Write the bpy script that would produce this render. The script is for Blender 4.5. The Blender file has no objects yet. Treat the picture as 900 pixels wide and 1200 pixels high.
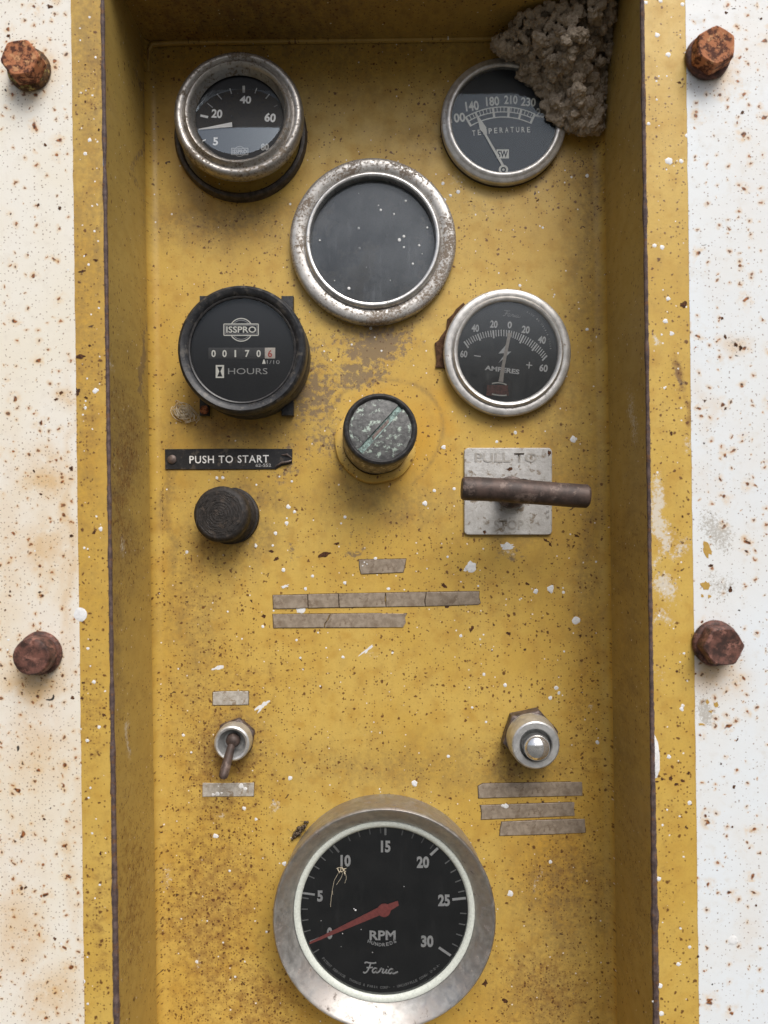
import bpy, bmesh, math, random
import numpy as np
from mathutils import Vector, Matrix, noise as mnoise

R = math.radians
sc = bpy.context.scene
col = sc.collection
random.seed(7)

# ------------------------------------------------------------------ camera
D = 360.0            # mm, camera to the recessed plate
S = 0.4              # mm per photo pixel on the plate (900 px = 360 mm)
ROLL = R(0.79)
cam_d = bpy.data.cameras.new('camera')
cam = bpy.data.objects.new('camera', cam_d)
col.objects.link(cam)
cam.matrix_world = Matrix.Translation((0, -D * .001, 0)) @ Matrix.Rotation(ROLL, 4, 'Y') @ Matrix.Rotation(R(90), 4, 'X')
cam_d.sensor_width = 36.0
cam_d.lens = 36.0 * 360.0 / 480.0
cam_d.clip_start = 0.005
cam_d.clip_end = 2000.0
cam_d.dof.use_dof = True
cam_d.dof.focus_distance = 0.347
cam_d.dof.aperture_fstop = 11.0
sc.camera = cam

# ------------------------------------------------------------------ daylight
SUN_EL, SUN_AZ = R(50), R(160)       # azimuth clockwise from +Y
w = bpy.data.worlds.new('World'); sc.world = w; w.use_nodes = True
wt = w.node_tree; wt.nodes.clear()
wo = wt.nodes.new('ShaderNodeOutputWorld'); wb = wt.nodes.new('ShaderNodeBackground')
sky = wt.nodes.new('ShaderNodeTexSky'); sky.sky_type = 'NISHITA'; sky.sun_disc = False
sky.sun_elevation = SUN_EL; sky.sun_rotation = SUN_AZ; sky.air_density = 1.0; sky.dust_density = 4.0
bw = wt.nodes.new('ShaderNodeRGBToBW'); wt.links.new(sky.outputs[0], bw.inputs[0])
tint = wt.nodes.new('ShaderNodeMix'); tint.data_type = 'RGBA'; tint.inputs[0].default_value = 0.4
wt.links.new(sky.outputs[0], tint.inputs[6]); wt.links.new(bw.outputs[0], tint.inputs[7])
tcw = wt.nodes.new('ShaderNodeTexCoord'); sepw = wt.nodes.new('ShaderNodeSeparateXYZ')
wt.links.new(tcw.outputs['Generated'], sepw.inputs[0])
hz = wt.nodes.new('ShaderNodeMapRange'); hz.interpolation_type = 'SMOOTHSTEP'
hz.inputs[1].default_value = 0.12; hz.inputs[2].default_value = 0.36
wt.links.new(sepw.outputs[2], hz.inputs[0])
gm = wt.nodes.new('ShaderNodeMix'); gm.data_type = 'RGBA'
gm.inputs[6].default_value = (.9, .87, .80, 1)      # the yard the panel looks out on
wt.links.new(hz.outputs[0], gm.inputs[0]); wt.links.new(tint.outputs[2], gm.inputs[7])
wt.links.new(gm.outputs[2], wb.inputs[0]); wb.inputs[1].default_value = 0.10
wt.links.new(wb.outputs[0], wo.inputs[0])

sun_d = bpy.data.lights.new('sun', 'SUN'); sun_d.energy = 1.5; sun_d.angle = R(32); sun_d.color = (1, .98, .95)
sun = bpy.data.objects.new('sun', sun_d); col.objects.link(sun)
sd = Vector((math.sin(SUN_AZ) * math.cos(SUN_EL), math.cos(SUN_AZ) * math.cos(SUN_EL), math.sin(SUN_EL)))
sun.rotation_euler = sd.to_track_quat('Z', 'Y').to_euler()

sc.view_settings.view_transform = 'Standard'; sc.view_settings.look = 'None'
sc.view_settings.exposure = 0.70; sc.view_settings.gamma = 1.0
sc.render.engine = 'CYCLES'
sc.cycles.use_denoising = True
sc.cycles.max_bounces = 8; sc.cycles.transparent_max_bounces = 12
sc.cycles.caustics_reflective = False; sc.cycles.caustics_refractive = False

# ------------------------------------------------------------------ node helpers
class NT:
    def __init__(s, name):
        s.m = bpy.data.materials.new(name); s.m.use_nodes = True
        s.t = s.m.node_tree; s.t.nodes.clear()
        s.out = s.t.nodes.new('ShaderNodeOutputMaterial')
    def N(s, ty, ins=None, **kw):
        n = s.t.nodes.new(ty)
        for k, v in kw.items(): setattr(n, k, v)
        for k, v in (ins or {}).items(): s.put(n.inputs[k], v)
        return n
    def put(s, sock, v):
        if isinstance(v, bpy.types.NodeSocket): s.t.links.new(v, sock)
        elif isinstance(v, (tuple, list)) and sock.type == 'RGBA' and len(v) == 3: sock.default_value = (*v, 1)
        else: sock.default_value = v
    def math(s, op, a, b=0.0, clamp=False):
        return s.N('ShaderNodeMath', {0: a, 1: b}, operation=op, use_clamp=clamp).outputs[0]
    def mix(s, f, a, b):
        n = s.N('ShaderNodeMix', data_type='RGBA')
        s.put(n.inputs[0], f); s.put(n.inputs[6], a); s.put(n.inputs[7], b)
        return n.outputs[2]
    def mixf(s, f, a, b):
        n = s.N('ShaderNodeMix', data_type='FLOAT')
        s.put(n.inputs[0], f); s.put(n.inputs[2], a); s.put(n.inputs[3], b)
        return n.outputs[0]
    def ss(s, x, lo, hi, a=0.0, b=1.0):
        return s.N('ShaderNodeMapRange', {0: x, 1: lo, 2: hi, 3: a, 4: b}, interpolation_type='SMOOTHSTEP').outputs[0]
    def coords(s, axes='xyz', rand=False):
        tc = s.N('ShaderNodeTexCoord')
        v = s.N('ShaderNodeVectorMath', {0: tc.outputs['Object'], 1: (1000, 1000, 1000)}, operation='MULTIPLY').outputs[0]
        if rand:
            oi = s.N('ShaderNodeObjectInfo')
            rv = s.N('ShaderNodeVectorMath', {0: v, 1: s.math('MULTIPLY', oi.outputs['Random'], 900.0)}, operation='ADD').outputs[0]
            v = rv
        if axes != 'xyz':
            sp = s.N('ShaderNodeSeparateXYZ', {0: v})
            g = {'x': sp.outputs[0], 'y': sp.outputs[1], 'z': sp.outputs[2]}
            v = s.N('ShaderNodeCombineXYZ', {0: g[axes[0]], 1: g[axes[1]], 2: 0.0}).outputs[0]
        return v
    def scale(s, v, k):
        return s.N('ShaderNodeVectorMath', {0: v, 1: k}, operation='MULTIPLY').outputs[0]
    def add(s, v, k):
        return s.N('ShaderNodeVectorMath', {0: v, 1: k}, operation='ADD').outputs[0]
    def noise(s, v, sc_, det=3.0, rough=.55, color=False):
        n = s.N('ShaderNodeTexNoise', {'Vector': v, 'Scale': sc_, 'Detail': det, 'Roughness': rough})
        return n.outputs['Color' if color else 'Fac']
    def speck(s, v, cell, rmax, dens, off=0.0, wob=.35, edge=.55):
        nz = s.noise(s.add(v, (off, off * 1.7, 0)), 1.6 / cell, 2.0, color=True)
        wv = s.N('ShaderNodeVectorMath', {0: nz, 1: (.5, .5, .5)}, operation='SUBTRACT').outputs[0]
        vv = s.add(s.add(v, (off, off * .6, 0)), s.scale(wv, (wob * cell * 2,) * 3))
        vo = s.N('ShaderNodeTexVoronoi', {'Vector': vv, 'Scale': 1.0 / cell}, voronoi_dimensions='2D')
        r = s.N('ShaderNodeSeparateColor', {0: vo.outputs['Color']}).outputs[0]
        a = s.math('ADD', r, s.math('SUBTRACT', dens, 1.0))
        rad = s.math('MULTIPLY', s.math('DIVIDE', a, s.math('MAXIMUM', dens, .04)), rmax / cell)
        rad = s.math('MAXIMUM', rad, 1e-4)
        return s.ss(vo.outputs['Distance'], s.math('MULTIPLY', rad, edge), rad, 1.0, 0.0)
    def attr(s, name):
        return s.N('ShaderNodeAttribute', attribute_name=name).outputs['Fac']
    def bump(s, h, strength=.3, dist=.0003, normal=None):
        ins = {'Strength': strength, 'Distance': dist, 'Height': h}
        if normal is not None: ins['Normal'] = normal
        return s.N('ShaderNodeBump', ins).outputs[0]
    def bsdf(s, color, rough=.5, metal=0.0, normal=None, spec=.5, coat=0.0):
        ins = {'Base Color': color, 'Roughness': rough, 'Metallic': metal, 'Specular IOR Level': spec, 'Coat Weight': coat}
        if normal is not None: ins['Normal'] = normal
        return s.N('ShaderNodeBsdfPrincipled', ins).outputs[0]
    def done(s, sh):
        s.t.links.new(sh, s.out.inputs[0]); return s.m

def m_yellow(name, axes, dirty=.0, streak=None, film=(.23, .140, .044), shaded=None):
    n = NT(name); v = n.coords(axes)
    big = n.noise(v, .018, 3); mid = n.noise(v, .11, 4); fine = n.noise(v, 1.1, 4, .65)
    sv = n.scale(v, streak or (1, .5, 1))
    st = n.noise(sv, .16, 6, .72)
    c = n.mix(n.ss(big, .38, .62), (.60, .405, .098), (.555, .355, .072))
    c = n.mix(n.ss(mid, .42, .75), c, (.50, .300, .056))
    c = n.mix(n.math('MULTIPLY', n.ss(fine, .45, .78), .32), c, (.37, .215, .045))
    if shaded:      # recess walls get a darker, duller yellow, their shade mixed into the paint
        c = n.mix(n.math('ADD', n.math('MULTIPLY', n.noise(v, 2.2, 4, .7), .5), .5, True), c, shaded)
    dirt, rust, scuff, pale, warm = (n.attr(k) for k in ('dirt', 'rust', 'scuff', 'pale', 'warm'))
    c = n.mix(n.math('MULTIPLY', warm, .75), c, (.62, .31, .018))
    # brown film of dirt
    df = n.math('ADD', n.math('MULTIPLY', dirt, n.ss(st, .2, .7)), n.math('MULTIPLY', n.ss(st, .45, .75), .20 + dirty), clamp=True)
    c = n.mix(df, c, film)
    c = n.mix(n.math('MULTIPLY', dirt, n.ss(n.noise(v, .5, 5, .7), .36, .66)), c, (.135, .095, .052))  # darker brown laid over the same patches
    # grey scuffed through patches
    sn = n.noise(v, .33, 6, .72)
    sm = n.ss(n.math('ADD', sn, n.math('MULTIPLY', scuff, .42)), .66, .80)
    c = n.mix(n.math('MULTIPLY', sm, .8), c, (.175, .125, .085))
    # rust stain film + specks
    rn = n.noise(v, .25, 5, .7)
    rm = n.ss(n.math('ADD', rn, n.math('MULTIPLY', rust, .36)), .60, .92)
    c = n.mix(n.math('MULTIPLY', rm, .72), c, (.22, .105, .026))
    lowd = n.ss(n.noise(v, .03, 2), .3, .7)
    d0 = n.math('ADD', n.math('MULTIPLY', rust, .62), n.math('MULTIPLY', lowd, .26))
    d1 = n.math('ADD', d0, .06)
    s1 = n.speck(v, 1.25, .52, d1, 3.0)
    s2 = n.speck(v, 2.6, .85, d0, 41.0)
    s3 = n.speck(v, 7.5, .8, n.math('ADD', n.math('MULTIPLY', rust, .2), .10), 77.0, wob=.5)
    dk = n.mix(n.noise(v, .8, 2), (.045, .018, .008), (.16, .055, .014))
    c = n.mix(n.math('MULTIPLY', s1, .75), c, dk)
    c = n.mix(n.math('MULTIPLY', s2, .88), c, dk)
    c = n.mix(s3, c, (.07, .032, .015))
    # pale rubbed patches and fine white spray
    pn = n.noise(v, .7, 6, .8)
    pm = n.ss(n.math('ADD', pn, n.math('MULTIPLY', pale, .62)), .72, .88)
    c = n.mix(n.math('MULTIPLY', pm, .78), c, (.66, .63, .57))
    w1 = n.speck(v, 6.0, .42, .30, 123.0, wob=.1, edge=.75)
    c = n.mix(n.math('MULTIPLY', w1, .9), c, (.80, .79, .76))
    h = n.math('ADD', n.math('MULTIPLY', n.noise(v, .45, 4), .5), n.math('MULTIPLY', n.math('ADD', s2, s1), .35))
    h = n.math('SUBTRACT', h, n.math('MULTIPLY', sm, .5))
    ro = n.math('ADD', n.math('MULTIPLY', n.math('ADD', df, rm, True), .25), n.ss(mid, .3, .7, .36, .50))
    return n.done(n.bsdf(c, ro, 0, n.bump(h, .35, .00025), spec=.42))

def m_white(name, base, rusty, cream):
    n = NT(name); v = n.coords('xy')
    rust, pale, dirt = n.attr('rust'), n.attr('pale'), n.attr('dirt')
    big = n.noise(v, .022, 3); mid = n.noise(v, .2, 5, .65)
    c = n.mix(n.ss(big, .35, .65), base, cream)
    c = n.mix(n.math('MULTIPLY', n.ss(mid, .5, .75), .35), c, (.60, .55, .47))
    halo_n = n.ss(n.noise(v, .35, 4, .7), .35, .75)
    dn = n.math('ADD', n.math('MULTIPLY', rust, .62), rusty)
    film = n.math('MULTIPLY', n.math('ADD', n.math('POWER', rust, 1.8), n.math('MULTIPLY', dirt, .5), True), n.ss(n.noise(v, .12, 5, .7), .15, .55), True)
    c = n.mix(n.math('MULTIPLY', film, .85), c, (.62, .40, .17))
    h1 = n.speck(v, 9.0, 5.2, dn, 9.0, wob=.3, edge=.0)
    c = n.mix(n.math('MULTIPLY', h1, n.math('MULTIPLY', halo_n, .8)), c, (.66, .40, .13))
    k1 = n.speck(v, 9.0, 1.25, dn, 9.0, wob=.3, edge=.5)
    h2 = n.speck(v, 4.2, 2.2, n.math('MULTIPLY', dn, 1.0), 51.0, edge=.1)
    c = n.mix(n.math('MULTIPLY', h2, .5), c, (.62, .38, .15))
    k2 = n.speck(v, 4.2, .72, dn, 51.0, edge=.65)
    c = n.mix(n.math('MULTIPLY', n.speck(v, 1.5, .34, n.math('MULTIPLY', dn, 1.1), 91.0), .8), c, (.17, .095, .055))
    dk = n.mix(n.ss(n.noise(v, .9, 2), .35, .65), (.05, .022, .012), (.34, .12, .035))
    c = n.mix(k1, c, dk); c = n.mix(n.math('MULTIPLY', k2, .9), c, dk)
    k3 = n.speck(v, 13.0, .8, .20, 171.0, wob=.45)
    c = n.mix(k3, c, (.03, .025, .022))
    pn = n.ss(n.math('ADD', n.noise(v, .9, 6, .8), n.math('MULTIPLY', pale, .42)), .76, .83)
    c = n.mix(n.math('MULTIPLY', pn, .6), c, (.30, .26, .20))
    h = n.math('ADD', n.math('MULTIPLY', n.noise(v, .25, 3), .8), n.math('MULTIPLY', n.noise(v, 1.8, 3), .18))
    h = n.math('ADD', h, n.math('MULTIPLY', k1, .4))
    return n.done(n.bsdf(c, n.ss(mid, .3, .7, .38, .58), 0, n.bump(h, .3, .0003), spec=.4))

def m_metal(name, base=(.62, .60, .57), rough=.28, grime=(.13, .095, .065), amount=.4, cell=.6, tint=None, mf=1.0):
    n = NT(name); v = n.coords('xyz')
    a = n.noise(v, cell, 6, .72); b = n.noise(v, .09, 3)
    f = n.math('ADD', a, n.math('MULTIPLY', n.math('SUBTRACT', b, .5), .55))
    g = n.ss(f, .78 - amount * .5, .92 - amount * .5)
    pit = n.ss(n.noise(v, cell * 4.0, 3, .6), .66, .72)
    c = n.mix(n.ss(n.noise(v, .3, 4), .3, .7), base, tuple(x * .72 for x in base))
    if tint: c = n.mix(n.ss(b, .4, .62), c, tint)
    c = n.mix(g, c, grime)
    c = n.mix(n.math('MULTIPLY', pit, .55), c, (.06, .05, .045))
    met = n.math('MULTIPLY', n.math('SUBTRACT', 1.0, n.math('MULTIPLY', g, .92)), mf)
    ro = n.math('ADD', n.math('MULTIPLY', g, .45), n.ss(a, .3, .7, rough * .8, rough * 1.35), True)
    h = n.math('ADD', n.math('MULTIPLY', g, .6), n.math('MULTIPLY', pit, -.5))
    return n.done(n.bsdf(c, ro, met, n.bump(h, .35, .00015)))

def m_mottle(name, c1, c2, rough=.6, cell=.4, spec=.4, bump=.25, c3=None, rand=False, lo=.38, hi=.64, metal=0.0):
    n = NT(name); v = n.coords('xyz', rand)
    a = n.noise(v, cell, 6, .68)
    c = n.mix(n.ss(a, lo, hi), c1, c2)
    if c3: c = n.mix(n.ss(n.noise(n.add(v, (31, 7, 3)), cell * .8, 5, .7), .54, .64), c, c3)
    h = n.math('ADD', a, n.math('MULTIPLY', n.noise(v, cell * 6, 3), .35))
    return n.done(n.bsdf(c, rough, metal, n.bump(h, bump, .0004), spec))

def m_glass(name, dust=.12, dustcol=(.42, .41, .40), cell=.12, rough=.04, tint=(1, 1, 1), f0=1.3, coat=(.86, .94, 1)):
    n = NT(name); v = n.coords('xyz')
    tr = n.N('ShaderNodeBsdfTransparent', {0: tint}).outputs[0]
    gl = n.N('ShaderNodeBsdfGlossy', {0: coat, 'Roughness': rough}).outputs[0]  # blue tint on the gloss puts sky colour into the reflections
    fr = n.math('MULTIPLY', n.N('ShaderNodeFresnel', {'IOR': 1.5}).outputs[0], f0, True)
    a = n.N('ShaderNodeMixShader', {0: fr, 1: tr, 2: gl}).outputs[0]
    df = n.N('ShaderNodeBsdfDiffuse', {0: dustcol}).outputs[0]
    k = n.math('MULTIPLY', n.ss(n.noise(v, cell, 5, .65), .25, .8, .35, 1.0), dust)
    scr = n.math('MULTIPLY', n.ss(n.noise(n.scale(v, (1, .15, 1)), .5, 3, .6), .52, .8), dust * .5)
    k = n.math('ADD', k, scr, True)
    k = n.math('ADD', k, n.math('MULTIPLY', n.speck(n.coords('xy'), 2.4, .22, .2, 5.0), .10 * min(1, dust * 4)), True)
    return n.done(n.N('ShaderNodeMixShader', {0: k, 1: a, 2: df}).outputs[0])

def m_plain(name, c, rough=.6, metal=0.0, spec=.4, var=.78):
    n = NT(name); v = n.coords('xyz')
    cc = n.mix(n.ss(n.noise(v, .9, 4, .65), .35, .75), c, tuple(x * var for x in c))
    return n.done(n.bsdf(cc, rough, metal, None, spec))

M = {}
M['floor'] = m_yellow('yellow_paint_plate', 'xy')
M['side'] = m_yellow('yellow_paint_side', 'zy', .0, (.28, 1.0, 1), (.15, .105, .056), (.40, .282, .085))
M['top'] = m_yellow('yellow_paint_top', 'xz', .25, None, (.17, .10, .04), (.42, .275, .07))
M['flange'] = m_yellow('yellow_paint_flange', 'xy')
M['white_l'] = m_white('white_paint_cream', (.79, .765, .70), .50, (.77, .72, .61))
M['white_r'] = m_white('white_paint_cool', (.735, .775, .80), .34, (.735, .745, .735))
M['edge'] = m_mottle('bare_rusty_edge', (.065, .045, .042), (.135, .095, .085), .7, .35, .3, .4, (.15, .075, .035))
M['rust'] = m_mottle('orange_rust', (.085, .030, .018), (.42, .165, .075), .78, .40, .25, .4, (.52, .27, .13), True, .44, .56)
M['rustdark'] = m_mottle('dark_rust', (.040, .020, .015), (.155, .066, .048), .6, .30, .4, .45, (.25, .115, .085), True)
M['rustwash'] = m_mottle('washer_rust', (.05, .026, .014), (.20, .10, .035), .75, .5, .3, .6, (.45, .36, .12), True)
M['chrome_worn'] = m_metal('worn_chrome_brown', (.46, .435, .405), .40, (.17, .135, .10), .56, .7, mf=.85)
M['chrome'] = m_metal('chrome', (.74, .73, .72), .24, (.22, .19, .15), .18, .5, mf=.75)
M['chrome_side'] = m_metal('dull_chrome_side', (.62, .59, .54), .18, (.15, .11, .07), .15, .4)
M['pitted'] = m_metal('pitted_aluminium', (.60, .58, .55), .42, (.22, .175, .135), .60, .95, mf=.75)
M['ringbright'] = m_metal('bright_ring', (.68, .67, .65), .30, (.2, .16, .12), .25, .6, mf=.85)
M['silver'] = m_metal('silver_bezel', (.66, .645, .62), .40, (.30, .25, .20), .34, .8, mf=.62)
M['satin'] = m_metal('satin_steel', (.50, .485, .46), .46, (.20, .165, .14), .32, .35, tint=(.42, .385, .355), mf=.88)
M['nickel'] = m_metal('nickel', (.66, .66, .65), .42, (.16, .14, .12), .30, .8, mf=.7)
M['mirror'] = m_metal('polished_tip', (.90, .90, .89), .10, (.3, .28, .25), .0, .4, mf=.85)
M['steel_dark'] = m_mottle('brown_steel', (.052, .038, .033), (.098, .066, .055), .55, .22, .4, .3, (.17, .125, .105), metal=.2)
M['nutdark'] = m_mottle('dark_nut', (.06, .045, .04), (.16, .12, .105), .5, .35, .5, .4, metal=.3)
M['alu'] = m_mottle('cast_plate', (.50, .485, .46), (.60, .59, .57), .42, .28, .5, .5, (.27, .22, .165), metal=.35)
M['alu_relief'] = m_mottle('cast_letters', (.36, .335, .30), (.47, .45, .42), .45, .5, .5, .3, metal=.3)
M['plastic'] = m_mottle('black_plastic', (.014, .015, .018), (.038, .039, .042), .45, .35, .45, .15, (.085, .078, .070))
M['rubber'] = m_mottle('black_rubber', (.016, .014, .013), (.035, .030, .027), .62, .5, .35, .4, (.060, .047, .038))
M['ring_dark'] = m_mottle('dark_clamp_ring', (.045, .038, .034), (.095, .080, .070), .5, .4, .5, .3, metal=.3)
M['dial'] = m_plain('black_dial', (.0085, .0095, .012), .55)
M['dialgrey'] = m_plain('faded_dial', (.019, .023, .027), .5)
M['dialblank'] = m_mottle('faded_blank_dial', (.036, .040, .045), (.070, .073, .076), .6, .07, .3, .05, (.13, .115, .098))
M['ink'] = m_plain('white_ink', (.90, .90, .88), .6, var=.95)
M['ink_grey'] = m_plain('grey_ink', (.40, .40, .39), .6)
M['ink_pale'] = m_plain('pale_ink', (.85, .84, .76), .6, var=.93)
M['ink_dim'] = m_plain('dim_ink', (.17, .17, .17), .6)
M['wheel'] = m_plain('grey_number_wheel', (.055, .055, .055), .5)
M['red'] = m_plain('red_needle', (.68, .16, .14), .45)
M['redink'] = m_plain('red_ink', (.50, .10, .07), .5)
M['pinkwhite'] = m_plain('pale_needle', (.66, .60, .53), .5)
M['whitering'] = m_plain('white_ring', (.66, .69, .62), .45)
M['coil'] = m_mottle('copper_coil', (.10, .03, .02), (.24, .085, .06), .5, .8)
M['glass_tilt'] = m_glass('bright_glass', .03, (.40, .43, .48), f0=2.3, coat=(.72, .86, 1))
M['glass_clear'] = m_glass('clear_glass', .022, cell=.08)
M['glass_temp'] = m_glass('hazed_glass', .045, (.36, .41, .48), f0=.75, coat=(.74, .87, 1))
M['glass_blank'] = m_glass('dusty_glass', .38, (.25, .268, .29), .07)
M['glass_amp'] = m_glass('worn_glass', .075, (.36, .36, .35), .16)
M['glass_meter'] = m_glass('scratched_glass', .008, cell=.1, rough=.06, f0=.7)
M['mud'] = m_mottle('dried_mud', (.36, .295, .225), (.46, .385, .30), .95, .28, .05, .7, (.27, .215, .16))
M['tape_tan'] = m_mottle('faded_tape_tan', (.235, .185, .135), (.335, .275, .21), .5, .30, .4, .2, (.20, .15, .105))
M['tape_grey'] = m_mottle('faded_tape_grey', (.36, .325, .275), (.50, .47, .42), .5, .45, .4, .3, (.27, .21, .15))
M['black_plate'] = m_mottle('black_painted_plate', (.012, .012, .014), (.030, .029, .029), .5, .3, .45, .3, (.075, .062, .050), lo=.45, hi=.75)
M['patina'] = m_mottle('patinated_cap', (.042, .042, .042), (.10, .10, .097), .48, .45, .5, .4, (.30, .36, .31), metal=.25)
M['patina_green'] = m_mottle('verdigris', (.10, .13, .12), (.33, .47, .43), .65, .8, .3, .3)
M['collar'] = m_mottle('lamp_collar', (.14, .12, .09), (.36, .33, .27), .45, .5, .5, .4, (.64, .60, .48), metal=.35)
M['capdark'] = m_mottle('dark_cap_rim', (.022, .021, .022), (.05, .048, .047), .4, .5, .5, .2)
M['gasket'] = m_mottle('brown_gasket', (.055, .030, .018), (.13, .07, .04), .9, .6, .1, .6)
M['drop'] = m_plain('white_paint_drop', (.80, .80, .79), .4)
M['chip'] = m_mottle('bare_chip', (.04, .020, .011), (.12, .05, .022), .8, 1.0, .2, .3)
M['ychip'] = m_plain('yellow_chip', (.50, .31, .07), .6)
M['straw'] = m_plain('straw', (.52, .40, .22), .7)
M['straw_pale'] = m_plain('pale_fibre', (.62, .54, .40), .7)
M['debris'] = m_mottle('dark_debris', (.05, .038, .028), (.16, .12, .085), .95, 1.2, .05, .6)
M['bore'] = m_plain('dark_bore', (.022, .020, .018), .6)

# ------------------------------------------------------------------ placing: photo pixel + height above the plate -> millimetres
CR, SR = math.cos(ROLL), math.sin(ROLL)
def at(px, py, h=0.0):
    k = S * (D - h) / D
    x, y = (px - 450) * k, (600 - py) * k
    return x * CR + y * SR, -x * SR + y * CR           # undo the camera's roll
def to_px(x, y, h):
    k = S * (D - h) / D
    return 450 + (x * CR - y * SR) / k, 600 - (x * SR + y * CR) / k

# ------------------------------------------------------------------ mesh builder (local mm: x right, y up, z out of the panel)
class MB:
    def __init__(s): s.v = []; s.f = []; s.mi = []
    def add(s, vs, fs, mi=0):
        o = len(s.v); s.v += [tuple(p) for p in vs]
        for f in fs: s.f.append([i + o for i in f]); s.mi.append(mi)
        return s
    def lathe(s, prof, n=96, c=(0, 0), mi=0, wob=0.0, a0=0.0, poly=None):
        vs, fs, rows = [], [], []
        for r, z in prof:
            if r <= 1e-6: rows.append([len(vs)]); vs.append((c[0], c[1], z)); continue
            row = []
            for i in range(n):
                a = a0 + 2 * math.pi * i / n
                rr = r
                if wob: rr += wob * (mnoise.noise(Vector((math.cos(a) * 2, math.sin(a) * 2, c[0] + z * .05))))
                row.append(len(vs)); vs.append((c[0] + rr * math.cos(a), c[1] + rr * math.sin(a), z))
            rows.append(row)
        for A, B in zip(rows, rows[1:]):
            for i in range(n):
                j = (i + 1) % n
                if len(A) == 1: fs.append((A[0], B[j], B[i]))
                elif len(B) == 1: fs.append((A[i], A[j], B[0]))
                else: fs.append((A[i], A[j], B[j], B[i]))
        return s.add(vs, fs, mi)
    def prism(s, pts, z0, z1, mi=0, inset=0.0, bz=0.0):
        a = sum(p[0] * q[1] - q[0] * p[1] for p, q in zip(pts, pts[1:] + pts[:1]))
        if a < 0: pts = pts[::-1]
        n = len(pts); vs = [(x, y, z0) for x, y in pts]
        rows = [list(range(n))]
        if inset:
            cx, cy = sum(p[0] for p in pts) / n, sum(p[1] for p in pts) / n
            vs += [(x, y, z1 - bz) for x, y in pts]; rows.append(list(range(n, 2 * n)))
            ins = []
            for i in range(n):
                p0, p, p1 = Vector(pts[i - 1]), Vector(pts[i]), Vector(pts[(i + 1) % n])
                d1, d2 = (p - p0).normalized(), (p1 - p).normalized()
                nn = Vector((-(d1.y + d2.y), d1.x + d2.x)); nn = nn.normalized() if nn.length > 1e-6 else Vector((0, 0))
                ins.append(p + nn * inset)
            vs += [(q.x, q.y, z1) for q in ins]; rows.append(list(range(2 * n, 3 * n)))
        else:
            vs += [(x, y, z1) for x, y in pts]; rows.append(list(range(n, 2 * n)))
        fs = [tuple(reversed(rows[0])), tuple(rows[-1])]
        for A, B in zip(rows, rows[1:]):
            for i in range(n): j = (i + 1) % n; fs.append((A[i], A[j], B[j], B[i]))
        return s.add(vs, fs, mi)
    def sheet(s, pts, z, mi=0):
        a = sum(p[0] * q[1] - q[0] * p[1] for p, q in zip(pts, pts[1:] + pts[:1]))
        if a < 0: pts = pts[::-1]
        return s.add([(x, y, z) for x, y in pts], [tuple(range(len(pts)))], mi)
    def rect(s, x0, y0, x1, y1, z0, z1, mi=0, inset=0.0, bz=0.0):
        return s.prism([(x0, y0), (x1, y0), (x1, y1), (x0, y1)], z0, z1, mi, inset, bz)
    def line(s, p, q, w, z, mi=0, w2=None):
        p, q = Vector(p), Vector(q); d = (q - p).normalized(); nn = Vector((-d.y, d.x)); w2 = w if w2 is None else w2
        return s.sheet([tuple(p + nn * w / 2), tuple(p - nn * w / 2), tuple(q - nn * w2 / 2), tuple(q + nn * w2 / 2)], z, mi)
    def stroke(s, pts, w, z, mi=0):
        P = [Vector(p) for p in pts]
        L, Rr = [], []
        for i, p in enumerate(P):
            d = (P[min(i + 1, len(P) - 1)] - P[max(i - 1, 0)])
            d = d.normalized() if d.length > 1e-9 else Vector((1, 0)); nn = Vector((-d.y, d.x)) * (w / 2)
            L.append(p + nn); Rr.append(p - nn)
        vs = [(a.x, a.y, z) for a in L] + [(a.x, a.y, z) for a in Rr]; n = len(P)
        return s.add(vs, [(i, n + i, n + i + 1, i + 1) for i in range(n - 1)], mi)
    def tube(s, pts, rad, n=8, mi=0, caps=True):
        P = [Vector(p) for p in pts]; m = len(P)
        if not isinstance(rad, (list, tuple)): rad = [rad] * m
        vs, fs, up = [], [], None
        for i, p in enumerate(P):
            t = (P[min(i + 1, m - 1)] - P[max(i - 1, 0)]).normalized()
            if up is None:
                up = Vector((0, 0, 1)) if abs(t.z) < .9 else Vector((0, 1, 0))
            u = (up - t * up.dot(t)).normalized(); up = u; wv = t.cross(u)
            for k in range(n):
                a = 2 * math.pi * k / n
                vs.append(tuple(p + (u * math.cos(a) + wv * math.sin(a)) * rad[i]))
        for i in range(m - 1):
            for k in range(n):
                j = (k + 1) % n; fs.append((i * n + k, i * n + j, (i + 1) * n + j, (i + 1) * n + k))
        if caps: fs += [tuple(reversed(range(n))), tuple(range((m - 1) * n, m * n))]
        return s.add(vs, fs, mi)
    def dome(s, c, r, h, z=0.0, mi=0, irr=.15, n=12):
        ph = random.random() * 50; rows = []; vs = []; fs = []
        for q, (rr, zz) in enumerate(((1, 0), (.88, .55), (.55, .9))):
            row = []
            for i in range(n):
                a = 2 * math.pi * i / n
                k = rr * r * (1 + irr * 1.6 * mnoise.noise(Vector((math.cos(a) * 1.3 + ph, math.sin(a) * 1.3, ph))))
                row.append(len(vs)); vs.append((c[0] + k * math.cos(a), c[1] + k * math.sin(a), z + zz * h))
            rows.append(row)
        t = len(vs); vs.append((c[0], c[1], z + h))
        for A, B in zip(rows, rows[1:]):
            for i in range(n): j = (i + 1) % n; fs.append((A[i], A[j], B[j], B[i]))
        for i in range(n): fs.append((rows[-1][i], rows[-1][(i + 1) % n], t))
        return s.add(vs, fs, mi)
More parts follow.
